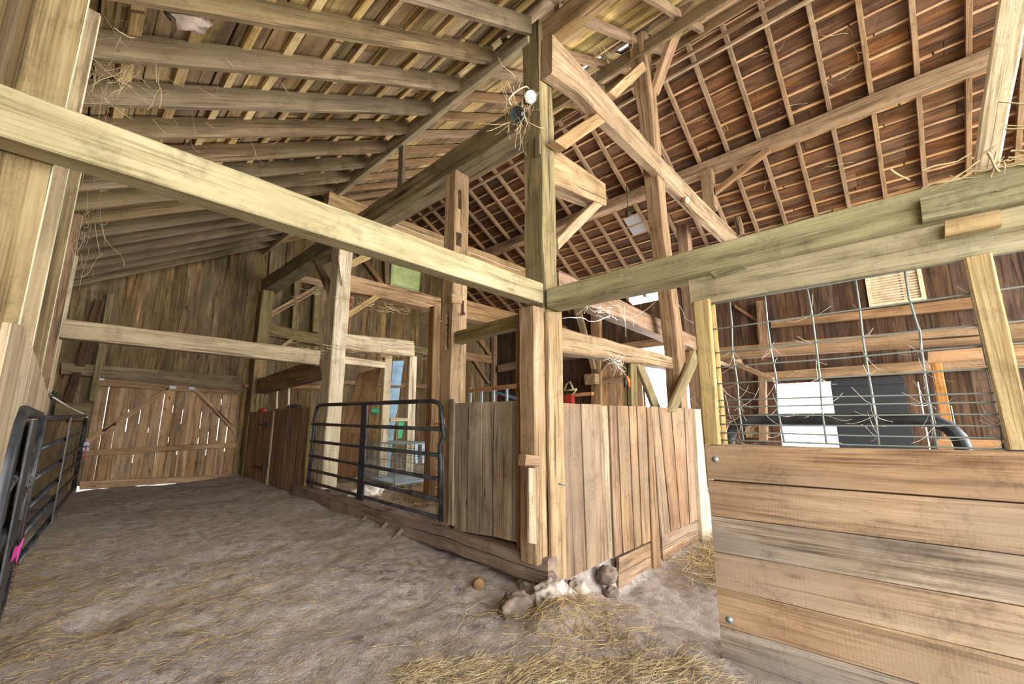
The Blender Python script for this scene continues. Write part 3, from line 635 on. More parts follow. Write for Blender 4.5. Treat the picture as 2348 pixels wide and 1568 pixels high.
timber('plank', 'bleached header plank between the bleached post and the left door-frame post', 'plank', 'bleach', [A(776, 814, Y=6.55), A(775, 832, Y=6.55), A(884, 830, Y=6.55), A(884, 844, Y=6.55)], (0, .05, 0), wob=.003)
timber('plank', 'short white crosspiece between the two door-frame posts', 'plank', 'bleach', [A(896, 958, Y=6.6), A(896, 966, Y=6.6), A(937, 958, Y=6.6), A(937, 966, Y=6.6)], (0, .05, 0), wob=.002)
timber('post', 'rough brown pole behind the latch end of the stall gate', 'post', 'browntim', [A(996, 700, Y=4.4), A(1012, 700, Y=4.4), A(982, 1142, Y=4.4), A(1000, 1142, Y=4.4)], (0, .12, 0), wob=.008)
# wall frames at the back
Yk = YF-.16
def bk(name, label, cat, mat, q, dep=.12): timber(name, label, cat, mat, [A(x, y, Y=Yk) for x, y in q], (0, dep, 0), wob=.005)
bk('girt', 'greenish thick girt right of the far post on the back wall', 'beam', 'hewng', [(604, 738), (603, 766), (738, 768), (737, 792)])
bk('stud', 'greenish stud standing on the thick girt, middle of the far frame', 'stud', 'hewng', [(676, 640), (690, 642), (669, 756), (684, 757)])
bk('stud', 'greenish stud beside the bleached post in the far frame', 'stud', 'hewng', [(722, 650), (741, 652), (716, 760), (733, 762)])
bk('brace', 'pale diagonal brace in the far frame above the thick girt', 'brace', 'hewn', [(606, 722), (607, 735), (722, 655), (722, 672)], .08)
bk('plate', 'short top rail of the far frame', 'beam', 'hewn', [(688, 628), (688, 645), (744, 643), (744, 658)])
bk('brace', 'dark brace below the thick girt of the far frame', 'brace', 'hewn', [(596, 826), (596, 836), (668, 775), (678, 778)], .06)
bk('stud', 'olive stud left of the big far door', 'stud', 'hewng', [(246, 675), (263, 672), (203, 918), (219, 922)], .1)
bk('stud', 'dark wide board leaning on the back wall left of the olive stud', 'stud', 'walldark', [(218, 684), (240, 690), (172, 838), (195, 840)], .05)
bk('stud', 'dark crooked board left of the big far door below the girt', 'stud', 'walldark', [(166, 854), (186, 854), (142, 922), (166, 924)], .05)
bk('girt', 'lower plank across the left corner of the back wall', 'plank', 'rafterL', [(128, 922), (122, 960), (210, 925), (205, 965)], .05)
bk('girt', 'back wall girt seen beside the mortised post', 'beam', 'hewng', [(948, 790), (948, 808), (1006, 800), (1005, 818)])
timber('post', 'back corner post of the barn framed between the mortised post and corner post', 'post', 'browntim', [A(1133, 700, Y=YF-.2), A(1142, 700, Y=YF-.2), A(1131, 960, Y=YF-.2), A(1140, 960, Y=YF-.2)], (0, .15, 0))
bk('brace', 'upper diagonal brace left of the back corner post', 'brace', 'browntim', [(1098, 780), (1110, 780), (1122, 813), (1130, 815)], .08)
bk('brace', 'lower diagonal brace left of the back corner post', 'brace', 'browntim', [(1087, 828), (1093, 828), (1120, 878), (1126, 880)], .08)
bk('brace', 'tall gable brace behind the light knee braces', 'brace', 'browntim', [(805, 560), (818, 556), (872, 650), (882, 650)], .08)
bk('stud', 'pale gable stud left of the green louvred window', 'stud', 'hewng', [(882, 588), (893, 588), (884, 650), (893, 650)], .1)
bk('stud', 'pale gable stud right of the green louvred window', 'stud', 'rafterL', [(971, 605), (976, 606), (966, 680), (972, 682)], .1)
timber('beam', 'massive dark beam rising from the far post to the bleached post over the brown stall', 'beam', 'browntim', pxY(2.8, (570, 872, 906), (736, 838, 862)), (.25, 0, 0), wob=.012)
timber('plank', 'dark plank lying above the massive dark beam', 'plank', 'browntim', pxY(2.86, (596, 868, 880), (722, 822, 840)), (.12, 0, 0))
timber('brace', 'dark brace from the bleached post up to the wall plate', 'brace', 'rafterL', pxY(2.8, (746, 640, 668), (712, 580, 588)), (.1, 0, 0))
b = MB(); b.tube([A(804, 668, Y=7.6), A(795, 760, Y=7.6)], .022); tag(b.build('pole', MT['red']), 'thin red pole hanging behind the upper beam stub', 'pole')
# right side: purlin, queen post, braces
timber('purlin', 'long brown purlin halfway down the right roof slope', 'beam', 'browntim', [(7.48, YN+.4, 5.76), (7.48, YN+.4, 5.96), (7.48, 10.4, 5.76), (7.48, 10.4, 5.96)], (.2, 0, -.0), wob=.008)
tbox('queen_post', 'dark queen post holding up the purlin of the right slope', 'post', 'browntim', (7.48, 2.0, 5.0), (7.66, 2.2, 5.8), 2)
timber('brace', 'brace from the queen post up to the purlin of the right slope', 'brace', 'browntim', [(7.5, 1.98, 5.38), (7.5, 1.98, 5.27), (7.5, 1.08, 5.82), (7.5, 1.08, 5.7)], (.1, 0, 0))
tbox('post', 'brown post of the right bay below the bowed tie beam end', 'post', 'browntim', (7.46, 2.5, -.25), (7.66, 2.7, 4.85), 2)
timber('post', 'crooked tan pole behind the right end of the bowed tie beam', 'pole', 'hewn', [A(1664, 415, X=8.9), A(1680, 412, X=8.9), A(1690, 540, X=8.9), A(1706, 536, X=8.9)], (.08, 0, 0), wob=.02)
for z, x, lab in ((6.66, 5.72, 'upper'), (6.50, 5.78, 'lower')):
    timber('rail', '%s board of the hay track hanging under the ridge' % lab, 'rail', 'hewn', [(x, YN+.4, z), (x, YN+.4, z+.05), (x, 10.3, z), (x, 10.3, z+.05)], (.05, 0, 0), wob=.003)
timber('ridge_board', 'ridge board where the two roof slopes meet', 'beam', 'rafterR', [(RIDGE-.02, YN, deck(RIDGE)-.16), (RIDGE-.02, YN, deck(RIDGE)-.02), (RIDGE-.02, 10.4, deck(RIDGE)-.16), (RIDGE-.02, 10.4, deck(RIDGE)-.02)], (.04, 0, 0), wob=.003)
# ---- rafters, each a thing of its own
n = 0
for k in range(-3, 15):
    y = 3.36+.55*k
    if y > YF-.12: break
    j = random.uniform(-.012, .012)
    lab = '%s deep rafter of the low left roof counting back from the camera' % ORD[n]; n += 1
    x0 = XL; x1 = 2.74
    z0, z1 = ZE+SL*(x0-2.75)+j, ZE+SL*(x1-2.75)+j
    timber('rafter', lab, 'rafter', 'rafterL', [(x0, y, z0), (x0, y, z0+.205), (x1, y, z1), (x1, y, z1+.205)], (0, .05, 0), wob=.004, ch=.004, group='deep rafters of the low left roof')
n = 0
for k in range(-3, 16):
    y = 3.1+.55*k
    if y > YF-.1: break
    j = random.uniform(-.008, .008)
    lab = '%s upper left-slope rafter below the ridge counting back from the camera' % ORD[n]; n += 1
    x0 = 2.86; x1 = RIDGE-.03
    z0, z1 = deckL(x0)-.135+j, deckL(x1)-.135+j
    timber('rafter', lab, 'rafter', 'rafterR', [(x0, y, z0), (x0, y, z0+.12), (x1, y, z1), (x1, y, z1+.12)], (0, .065, 0), wob=.004, ch=.004, group='rafters between the upper plank and the ridge')
n = 0
for k in range(-5, 22):
    y = .71+.49*k
    if y > YF-.1: break
    j = random.uniform(-.006, .006)
    lab = '%s brown right-slope rafter counting back from the camera' % ORD[n]; n += 1
    x0 = RIDGE+.03; x1 = XR-.02
    z0, z1 = deckR(x0)-.125+j, deckR(x1)-.125+j
    timber('rafter', lab, 'rafter', 'rafterR', [(x0, y, z0), (x0, y, z0+.105), (x1, y, z1), (x1, y, z1+.105)], (0, .06, 0), wob=.004, ch=.004, group='rafters of the right roof slope')
# ---- studs of the left wall
def stud(label, y, xin, mat, w=.13):
    o = tbox('stud', label, 'stud', mat, (xin-w, y, fz(0, y)-.02), (xin, y+.045, deckL(xin)-.22), 2, wob=.002, ch=.003)
    b = MB(); b.box((xin+.0005, y+.002, fz(0, y)), (xin+.004, y+.043, deckL(xin)-.23), ax=2, seg=8, wob=.001, ch=0); b.build('lit_edge_strip', MT['lit_edge'], o)['label'] = 'narrow edge, dusty and coloured pale as if lit from the aisle'
MT['lit_edge'] = wood('lit_stud_edge', srgb(150, 144, 112), srgb(200, 196, 164), srgb(214, 210, 184), saw=0, crack=.2, knots=0, var=.1)  # pale colour paints the aisle light onto the inner stud edges
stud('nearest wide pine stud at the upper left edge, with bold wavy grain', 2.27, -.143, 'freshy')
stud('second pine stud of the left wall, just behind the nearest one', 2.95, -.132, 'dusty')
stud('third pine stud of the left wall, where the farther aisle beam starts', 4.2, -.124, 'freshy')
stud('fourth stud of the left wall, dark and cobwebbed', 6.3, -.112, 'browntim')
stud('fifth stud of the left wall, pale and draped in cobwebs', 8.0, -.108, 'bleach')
# ================================================================== STALLS, GATES, LOOSE THINGS
def part(par, name, mat, fn, label=None):
    b = MB(); fn(b); o = b.build(name, MT[mat], par)
    if label: o['label'] = label
    return o
# ---- grey stall boards left of the corner post
t = empty('stall_partition', (2.74, 2.9, .2), 'grey weathered vertical board partition between the gate and the corner post', 'stall wall')
b = MB(); tp = [(1040, 925), (1075, 923), (1107, 922), (1132, 921), (1175, 919), (1218, 917)]; bt = [(1040, 1216), (1070, 1220), (1104, 1226), (1130, 1230), (1174, 1240), (1219, 1250)]
for k in range(5):
    o_ = .008*(k % 2)
    b.slab(A(*bt[k], X=2.735-o_), A(bt[k+1][0]-2.4, bt[k+1][1], X=2.735-o_), A(*tp[k], X=2.735-o_), A(tp[k+1][0]-2.4, tp[k+1][1], X=2.735-o_), (.03, 0, 0), seg=6, wob=.004, ch=.003, seed=k)
b.build('boards', MT['stallL'], t)
part(t, 'added_backing', 'walldark', lambda b: b.box((2.768, 2.4, .26), (2.778, 3.42, 1.44), ch=0))  # dark sheet added so the board seams read dark
part(t, 'end_batten', 'stallL', lambda b: b.slab(A(1026, 1200, X=2.72), A(1038, 1206, X=2.72), A(1030, 915, X=2.72), A(1041, 915, X=2.72), (.05, 0, 0), seg=4, wob=.003))
tbox('plank', 'dark stained plank in the corner left of the short thick post', 'plank', 'stallB', (2.70, 2.345, .25), (2.73, 2.47, 2.2), 2, wob=.004)
timber('block', 'dirty wood block ledge on the face of the short thick post', 'block', 'browntim', [A(1206, 1042, Y=2.1), A(1204, 1068, Y=2.1), A(1238, 1045, Y=2.1), A(1237, 1070, Y=2.1)], (0, .07, 0), wob=.003)
timber('plank', 'narrow cracked plank standing below the ledge block', 'plank', 'stallL', [A(1214, 1245, Y=2.13), A(1232, 1248, Y=2.13), A(1213, 1072, Y=2.13), A(1230, 1074, Y=2.13)], (0, .03, 0), wob=.004)
# ---- tan stall boards right of the corner post
t = empty('stall_partition', (4.6, 2.13, -.2), 'tan vertical board partition running right from the corner post', 'stall wall')
def brd(xs_t, yt, xs_b, yb, name):
    b = MB(); n = len(xs_t)
    for k in range(n-1):
        f0, f1 = k/(n-1), (k+1)/(n-1); o_ = .008*(k % 2)
        g = lambda a, f: a[0]+(a[1]-a[0])*f
        b.slab(A(xs_b[k], g(yb, f0), Y=2.13-o_), A(xs_b[k+1]-2.4, g(yb, f1), Y=2.13-o_), A(xs_t[k], g(yt, f0), Y=2.13-o_), A(xs_t[k+1]-2.4, g(yt, f1), Y=2.13-o_), (0, .03, 0), seg=6, wob=.004, ch=.003, seed=k+random.random()*9)
    b.build(name, MT['stallR'], t)
part(t, 'added_backing', 'walldark', lambda b: b.slab(A(1292, 1300, Y=2.166), A(1606, 1190, Y=2.166), A(1292, 930, Y=2.166), A(1604, 942, Y=2.166), (0, .01, 0), ch=0))  # dark sheet added behind the seams of the tan boards
brd([1291, 1333, 1381], (924, 928), [1298, 1347, 1397], (1330, 1282), 'boards')
brd([1397, 1416, 1443, 1461, 1486], (929, 932), [1410, 1430, 1456, 1474, 1498], (1278, 1238), 'boards')
brd([1494, 1511, 1540, 1570, 1591], (932, 937), [1516, 1540, 1562, 1583, 1604], (1229, 1190), 'boards')
part(t, 'batten', 'browntim', lambda b: b.slab(A(1499, 1305, Y=2.10), A(1517, 1300, Y=2.10), A(1485, 934, Y=2.10), A(1494, 934, Y=2.10), (0, .03, 0), seg=4, wob=.003))
part(t, 'batten', 'stallL', lambda b: b.slab(A(1396, 1282, Y=2.15), A(1410, 1278, Y=2.15), A(1380, 930, Y=2.15), A(1398, 930, Y=2.15), (0, .03, 0), seg=4, wob=.003))
for (a, c_, d_, e_) in (((1420, 1280), (1419, 1316), (1498, 1241), (1499, 1273)), ((1419, 1317), (1418, 1356), (1499, 1274), (1500, 1308)), ((1518, 1229), (1519, 1261), (1604, 1191), (1604, 1217)), ((1519, 1262), (1521, 1294), (1604, 1218), (1605, 1244))):
    part(t, 'kick_board', 'stallR', lambda b: b.slab(A(*a, Y=2.125), A(*c_, Y=2.125), A(*d_, Y=2.125), A(*e_, Y=2.125), (0, .03, 0), seg=3, wob=.003, ch=.003))
part(t, 'hook', 'zinc', lambda b: b.tube([A(1281, 1109, Y=2.12), A(1290, 1109, Y=2.09), A(1297, 1111, Y=2.12)], .006, n=6))
timber('post', 'pale square post at the far end of the tan board partition', 'post', 'bleach', [A(1612, 1240, Y=2.08), A(1633, 1236, Y=2.08), A(1594, 938, Y=2.08), A(1607, 938, Y=2.08)], (0, .09, 0), wob=.004)
timber('post', 'greenish post under the rounded pale beam beside the V brace', 'post', 'hewng', [A(1450, 960, Y=2.3), A(1464, 960, Y=2.3), A(1447, 826, Y=2.3), A(1460, 830, Y=2.3)], (0, .11, 0), wob=.005)
# ---- sill and stones
timber('sill', 'mud-caked sill beam under the open gate and the grey boards', 'beam', 'sill', [(2.66, 2.115, .06), (2.66, 2.115, .262), (2.68, 7.3, .1), (2.68, 7.3, .29)], (.13, 0, 0), wob=.014, ch=.015)
b = MB()
for (c, rx, ry, rz, sd) in ((A(1262, 1362, Y=2.06), .17, .1, .09, 1), (A(1320, 1362, Y=2.08), .13, .09, .1, 2), (A(1222, 1350, X=2.74), .1, .13, .09, 4), (A(1290, 1375, Y=2.02), .14, .08, .08, 5)): b.ball(c, rx, ry, rz, .3, 6, 4, seed=sd)
tag(b.build('foundation_stone', MT['stone']), 'crumbling whitewashed foundation stones under the stall corner', 'foundation')
for c, r, lab, sd in ((A(1392, 1318, Y=2.1), .1, 'round field stone below the gap in the tan partition', 3), (A(1402, 1362, Y=2.06), .08, 'smaller field stone touching the kick boards', 5), (A(1182, 1392, Z=.03), .13, 'dirt covered rock on the floor in front of the whitewashed stones', 9)):
    b = MB(); b.ball(c, r, r*.85, r*.75, .22, 4, 4, seed=sd); tag(b.build('rock', MT['rock']), lab, 'rock')
b = MB(); q = A(1096, 1340, Z=.04); b.lathe(q+Vector((.03, .03, .0)), (-.6, -.75, .12), [(0, .04), (.06, .042), (.07, .038), (.072, .001)]); tag(b.build('pipe_end', MT['browntim']), 'round brown pipe end poking out of the dirt bank below the sill', 'pipe')
for k, (x, y) in enumerate(((835, 1195), (880, 1212), (915, 1228))):
    b = MB(); q = A(x, y, Z=.1); b.tube([q+Vector((.03, -.02, .06)), q+Vector((-.04, .0, .0)), q+Vector((-.10, .05, -.06))], [.03, .022, .012], n=6); tag(b.build('rubber_flap', MT['rock']), '%s curled grey root-like flap below the gate sill, counting from the left' % ORD[k], 'flap')
# ---- brown stall boards far left, with a small door
t = empty('stall_partition', (2.74, 8.6, .1), 'brown vertical board partition between the gate and the back wall', 'stall wall')
b = MB(); Y = 7.0; k = 0
while Y < 8.55:
    w = random.uniform(.14, .24); b.slab((2.735, Y, .16), (2.735, min(Y+w, 8.6)-.006, .16), (2.735, Y, 1.5), (2.735, min(Y+w, 8.6)-.006, 1.5+random.uniform(-.01, .01)), (.03, 0, 0), seg=3, wob=.004, ch=.002, seed=k); Y += w; k += 1
b.build('boards', MT['stallB'], t)
part(t, 'edge_post', 'stallL', lambda b: b.box((2.71, 8.6, .1), (2.76, 8.69, 1.46), ax=2, seg=3, wob=.003))
part(t, 'edge_post', 'hewng', lambda b: b.box((2.71, 6.93, .16), (2.76, 7.0, 1.5), ax=2, seg=3, wob=.003))
t = empty('stall_door', (2.74, 9.4, .1), 'dark brown board stall door with black strap hinges near the back wall', 'stall door')
b = MB(); Y = 8.72; k = 0
while Y < 10.1:
    w = random.uniform(.14, .22); b.slab((2.735, Y, .14), (2.735, min(Y+w, 10.14)-.005, .14), (2.735, Y, 1.46), (2.735, min(Y+w, 10.14)-.005, 1.46), (.03, 0, 0), seg=3, wob=.003, ch=.002, seed=k); Y += w; k += 1
b.build('boards', MT['stallB'], t)
for z in (.36, 1.16):
    part(t, 'strap_hinge', 'blk', lambda b: (b.box((2.715, 8.9, z), (2.735, 9.0, z+.09), ch=.003), b.box((2.72, 8.95, z+.03), (2.735, 9.5, z+.06), ax=1, ch=.002)))
for k, (x0, x1, yt) in enumerate(((616, 634, 887), (641, 661, 882))):
    timber('plank', ('left' if k == 0 else 'right')+' of two pale upright planks rising behind the brown partition', 'plank', 'bleach', [A(x0-2, 955, X=3.0), A(x1-2, 955, X=3.0), A(x0+1, yt, X=3.0), A(x1, yt, X=3.0)], (.04, 0, 0), wob=.003)
b = MB()
for i in range(5):
    c = A(674, 941, X=2.85)+Vector((0, 0, .0+.012*i)); R_ = .16-.012*i
    b.tube([c+Vector((math.cos(a*.5)*R_*.6, math.sin(a*.5)*R_*1.6, .05*abs(math.sin(a*.5))+.02*math.sin(a*1.3+i))) for a in range(13)], .007, n=5)
tag(b.build('wire_coil', MT['gate']), 'coil of dark wire lying on top of the brown partition', 'wire coil')
b = MB(); b.ball(A(602, 941, X=2.8), .07, .16, .05, .2, 3, 2, seed=4); tag(b.build('glove', MT['red']), 'crumpled red rag on top of the dark stall door', 'rag')
# ---- pipe gates
def bar6(b, p, q, r=.021): b.tube([p, q], r, n=8)
g = empty('pipe_gate', (2.7, 3.5, .3), 'black six-bar pipe gate closing the stall between the two hewn posts', 'gate')
XG = 2.66
tl, tr, br, bl = A(727, 929, X=XG), A(1012, 918, X=XG), A(1011, 1196, X=XG), A(706, 1108, X=XG)
pts = [bl, bl.lerp(tl, .5), tl+Vector((0, .02, -.12)), tl+Vector((0, -.01, -.04)), tl+Vector((0, -.09, 0)), tl.lerp(tr, .5), tr+Vector((0, .16, 0)), tr+Vector((0, .05, -.02)), tr+Vector((0, 0, -.07)), tr+Vector((0, -.01, -.16)), A(1018, 1000, X=XG), A(1009, 1022, X=XG), A(1011, 1060, X=XG), br]
part(g, 'frame', 'gate', lambda b: b.tube(pts, .025, n=10))
for yl, yr in ((972, 984), (1011, 1044), (1044, 1099), (1076, 1146), (1103, 1188)):
    part(g, 'rail', 'gate', lambda b: bar6(b, A(720-(yl-929)*.09, yl, X=XG), A(1011, yr, X=XG)))
part(g, 'upright', 'gate', lambda b: b.slab(A(829, 926, X=XG-.02), A(841, 926, X=XG-.02), A(817, 1145, X=XG-.02), A(831, 1150, X=XG-.02), (.02, 0, 0), ch=.003))
def chain(b, p0, p1, n, r=.018, w=.0035):
    for i in range(n):
        c = p0.lerp(p1, (i+.5)/n); d = (p1-p0).normalized(); e = d.orthogonal() if i % 2 else d.cross(d.orthogonal())
        e.normalize(); h = (p1-p0).length/n*.62
        b.tube([c+d*h*math.cos(a*PI/4)+e*r*.6*math.sin(a*PI/4) for a in range(9)], w, n=4, cap=False)
part(g, 'latch_chain', 'rust', lambda b: chain(b, A(1006, 1035, X=XG+.04), A(1003, 1150, X=XG+.04), 16))
part(g, 'hinge_pin', 'rust', lambda b: b.ball(A(722, 962, X=XG), .03, .05, .05, .1, 3, 2))
part(g, 'latch_plate', 'orangew', lambda b: b.ball(A(1004, 975, X=XG+.03), .04, .05, .025, .1, 3, 2), 'rusty orange latch piece')
part(g, 'ribbon', 'red', lambda b: b.ball(A(1004, 1138, X=XG+.02), .015, .02, .03, .2, 5, 2), 'small red tie on the chain')
# gate along the left wall (near) and the gate leaning to the back wall
g = empty('pipe_gate', (-.1, 3.2, .15), 'nearest black pipe gate at the left edge, seen almost end-on', 'gate')
XN = -.1; zt = 1.35
pts = [(XN, 2.08, .16), (XN, 2.05, 1.0), (XN, 2.06, 1.2), (XN, 2.12, 1.29), (XN, 2.25, 1.34), (XN, 2.5, zt), (XN, 4.42, zt)]
part(g, 'frame', 'gate', lambda b: b.tube(pts, .026, n=12))
part(g, 'end_upright', 'gate', lambda b: b.tube([(XN, 4.42, zt+.02), (XN, 4.38, .14)], .024, n=10))
for z in (.16, .42, .65, .86, 1.08): part(g, 'rail', 'gate', lambda b: bar6(b, Vector((XN, 2.06, z)), Vector((XN, 4.4, z))))
part(g, 'upright', 'gate', lambda b: b.box((XN+.02, 2.7, .16), (XN+.03, 3.25, 1.32), ax=2, ch=.002))
part(g, 'latch_chain', 'rust', lambda b: chain(b, Vector((XN+.02, 4.47, .93)), Vector((XN+.03, 4.44, .2)), 22))
b = MB(); q = A(48, 1240, X=XN+.03)
for a, c in (((52, 1240), (46, 1252)), ((46, 1250), (30, 1278)), ((46, 1250), (40, 1280))):
    p, r_ = A(*a, X=XN+.04), A(*c, X=XN+.04); b.slab(p+Vector((0, 0, .012)), p-Vector((0, 0, .012)), r_+Vector((0, .08, .03)), r_-Vector((0, .08, .0)), (.003, 0, 0), seg=3, wob=.008, ch=0)
tag(b.build('ribbon', MT['pink']), 'bright pink ribbon tied on the nearest gate chain', 'ribbon')
g = empty('pipe_gate', (.1, 6.9, .25), 'black six-bar pipe gate swung back toward the big far door', 'gate')
G0, G1 = Vector((-.085, 4.75, 0)), Vector((.285, 9.25, 0))
z_ = lambda z: Vector((0, 0, z))
dG = (G1-G0).normalized()
pts = [G0+z_(.3), G0+z_(1.33), G0.lerp(G1, .5)+z_(1.35), G1-dG*.35+z_(1.37), G1-dG*.12+z_(1.35), G1-dG*.03+z_(1.28), G1+z_(1.16), G1+z_(.3)]
part(g, 'frame', 'gate', lambda b: b.tube(pts, .025, n=10))
for z0, z1 in ((.3, .3), (.5, .5), (.68, .7), (.88, .9), (1.1, 1.13)): part(g, 'rail', 'gate', lambda b: bar6(b, G0+z_(z0), G1+z_(z1)))
for f in (.38,):
    c = G0.lerp(G1, f); part(g, 'upright', 'gate', lambda b: b.slab(c+Vector((.025, -.12, .3)), c+Vector((.03, .12, .3)), c+Vector((.025, -.12, 1.34)), c+Vector((.03, .12, 1.34)), (.01, 0, 0), ch=0))
b = MB(); c = G1+z_(.82)+Vector((.04, -.05, 0))
for dz, dy in ((.1, .14), (-.1, .16), (-.08, -.12)): b.slab(c+z_(.015), c-z_(.015), c+Vector((.01, dy, dz+.03)), c+Vector((.02, dy, dz-.05)), (.004, 0, 0), seg=3, wob=.01, ch=0)
tag(b.build('ribbon', MT['pink']), 'small pink ribbon on the far end of the swung-back gate', 'ribbon')
# rope, rings and cord between stud and gate
ring = A(118, 906, X=-.098); e_ = Vector((.02, .5, 0)).normalized()
b = MB(); b.tube([ring+e_*.11*math.cos(a*PI/8)*.9+z_(.025*math.sin(a*PI/8)) for a in range(17)], .006, n=6); b.tube([ring-e_*.1, ring-e_*.22], .006, n=6)
b.build; tag(b.build('eye_bolt', MT['zinc']), 'white metal ring screwed into the board at the left edge', 'ring')
b = MB(); g1 = G1+z_(1.37)-dG*.35
b.tube([ring+e_*.08+z_(-.01), ring.lerp(g1, .5)+z_(-.01), g1+z_(.02), g1+Vector((.03, 0, -.02)), g1+Vector((-.01, .02, -.03))], .009, n=6); tag(b.build('rope', MT['rope']), 'white rope stretched from the metal ring to the swung-back gate', 'rope')
b = MB(); random.seed(21); c = ring+e_*.25
b.tube([c+Vector((random.uniform(-.02, .03), random.uniform(-.2, .25), random.uniform(-.05, .06))) for _ in range(22)]+[c+Vector((.02, .9, -.02)), c+Vector((.02, .5, -.09)), c+Vector((.01, .75, -.2))], .006, n=5); tag(b.build('cord', MT['dgreen']), 'tangled dark green cord behind the metal ring', 'cord')
# curved board on the left studs
b = MB(); prof = [(5, 738), (34, 744), (58, 790), (78, 835), (96, 878), (113, 925)]
pr = [A(x, y, X=-.112) for x, y in prof]
for a, c in zip(pr[:-1], pr[1:]): b.slab(Vector((a.x, a.y, .9)), Vector((c.x, c.y, .9)), a, c, (.014, 0, 0), ch=0, r=.6)
tag(b.build('plywood_board', MT['dusty']), 'pale plywood board with a round-cut edge behind the nearest gate', 'board')
# ---- right plank panel with wire mesh above
t = empty('stall_front', (2.7, -.6, -.3), 'oak stall front of wide horizontal planks at lower right', 'stall wall')
lb = [(1617, 1020), (1623, 1099), (1630, 1182), (1637, 1264), (1643, 1347), (1650, 1434)]; rb = [1034, 1152, 1275, 1392, 1515, 1640]
def ext(p, q): return q+(q-p)*((-2.6-q.y)/(q.y-p.y))
XP = 2.67; prev = None
for k in range(6):
    a = A(*lb[k], X=XP); c = A(2348, rb[k], X=XP); e = ext(a, c)
    if k < 5: a2 = A(*lb[k+1], X=XP); e2 = ext(a2, A(2348, rb[k+1], X=XP))
    else: a2 = Vector((XP, a.y, a.z-.21)); e2 = Vector((XP, e.y, e.z-.21))
    up = .006 if k == 1 else .0015
    part(t, 'plank', 'panelg' if k in (2, 5) else 'panel', lambda b: b.slab(a-z_(up), a2+z_(.0015), e-z_(up*2), e2+z_(.0015), (.04, 0, 0), seg=22, wob=.0025, ch=.003, seed=k*5))
a = Vector((XP, .905, a2.z)); 
part(t, 'plank', 'panel', lambda b: b.slab(a, a-z_(.2), Vector((XP, -2.6, a.z-.02)), Vector((XP, -2.6, a.z-.25)), (.04, 0, 0), seg=20, wob=.003, ch=.003))
part(t, 'added_backing', 'stallB', lambda b: b.box((XP+.042, -2.6, -.3), (XP+.055, .88, 1.12), ch=0))  # sheet added behind the planks to keep light out of the gaps
part(t, 'top_rail', 'stallL', lambda b: b.box((XP+.056, -2.6, 1.12), (XP+.13, .86, 1.16), ax=1, seg=8, wob=.002))
for x, y in ((1640, 1053), (1672, 1421)):
    q = A(x, y, X=XP); part(t, 'bolt', 'zinc', lambda b: (b.lathe(q+Vector((.002, 0, 0)), (-1, 0, 0), [(0, .019), (.003, .019), (.0035, .012), (.008, .0115), (.0085, .001)], 12)))
timber('post', 'fresh pine post at the left end of the wire mesh', 'post', 'fresh', [A(1614, 1019, X=2.665), A(1650, 1019, X=2.665), A(1588, 692, X=2.665), A(1626, 684, X=2.665)], (.04, 0, 0), wob=.002)
tbox('post', 'fresh pine back post just behind the left mesh post', 'post', 'fresh', (2.73, .80, -.2), (2.79, .845, 2.2), 2, wob=.002)
timber('post', 'fresh pine post right of the wire mesh with dark knots', 'post', 'fresh', [A(2311, 1031, X=2.665), A(2378, 1031, X=2.665), A(2209, 592, X=2.665), A(2276, 578, X=2.665)], (.04, 0, 0), wob=.002)
tbox('post', 'grey painted back post behind the right mesh post', 'post', 'bleach', (2.73, -.36, 1.1), (2.8, -.30, 2.2), 2, wob=.002)
zh = [1.863, 1.715, 1.621, 1.522, 1.421, 1.379, 1.329, 1.277, 1.23, 1.185]
random.seed(5)
b = MB()
for k in range(17):
    y = .903-.2*k; b.tube([(2.722+random.uniform(-.004, .004), y+random.uniform(-.008, .008), 1.18+(2.06-1.18)*f) for f in (0, .2, .4, .6, .8, 1)], .0048, n=6)
for z in zh+[2.02]: b.tube([(2.716+random.uniform(-.003, .003), .9-.35*f, z+random.uniform(-.004, .004)) for f in range(10)], .0044, n=6)
tag(b.build('wire_mesh', MT['wire']), 'galvanised wire mesh panel above the oak planks', 'wire mesh')
random.seed(11)
g = empty('pipe_gate', (2.95, 0, 0), 'black pipe gate with rounded corners just behind the wire mesh', 'gate')
pts = [Vector((2.95, A(1672, 1010, X=2.95).y, -.1))]+[A(x, y, X=2.95) for x, y in ((1672, 1010), (1677, 988), (1692, 972), (1718, 963), (1760, 961), (1900, 961), (2090, 961), (2138, 966), (2175, 980), (2198, 1003), (2206, 1022))]; pts.append(Vector((2.95, pts[-1].y, -.1)))
part(g, 'frame', 'gate', lambda b: b.tube(pts, .033, n=14))
for z in (.1, .35, .6, .85): part(g, 'rail', 'gate', lambda b: bar6(b, Vector((2.95, pts[0].y, z)), Vector((2.95, pts[-1].y, z))))
# ---- right bay behind the mesh
timber('beam', 'long brown beam seen through the wire mesh across the right bay', 'beam', 'hewn', [A(1640, 798, X=5.5), A(1640, 824, X=5.5), A(2236, 758, X=5.5)+Vector((0, -2, 0)), A(2236, 800, X=5.5)+Vector((0, -2, 0))], (.14, 0, 0), wob=.005)
t = empty('mesh_frame', (5.6, -.6, .2), 'orange pine frame with finer wire mesh behind the main mesh panel', 'frame')
part(t, 'post', 'orangew', lambda b: b.slab(A(2168, 1030, X=5.55), A(2196, 1030, X=5.55), A(2130, 806, X=5.55), A(2154, 806, X=5.55), (.09, 0, 0)))
part(t, 'header', 'orangew', lambda b: b.slab(A(2128, 806, X=5.54), A(2128, 832, X=5.54), A(2300, 794, X=5.54)+Vector((0, -1.2, 0)), A(2300, 826, X=5.54)+Vector((0, -1.2, 0)), (.04, 0, 0)))
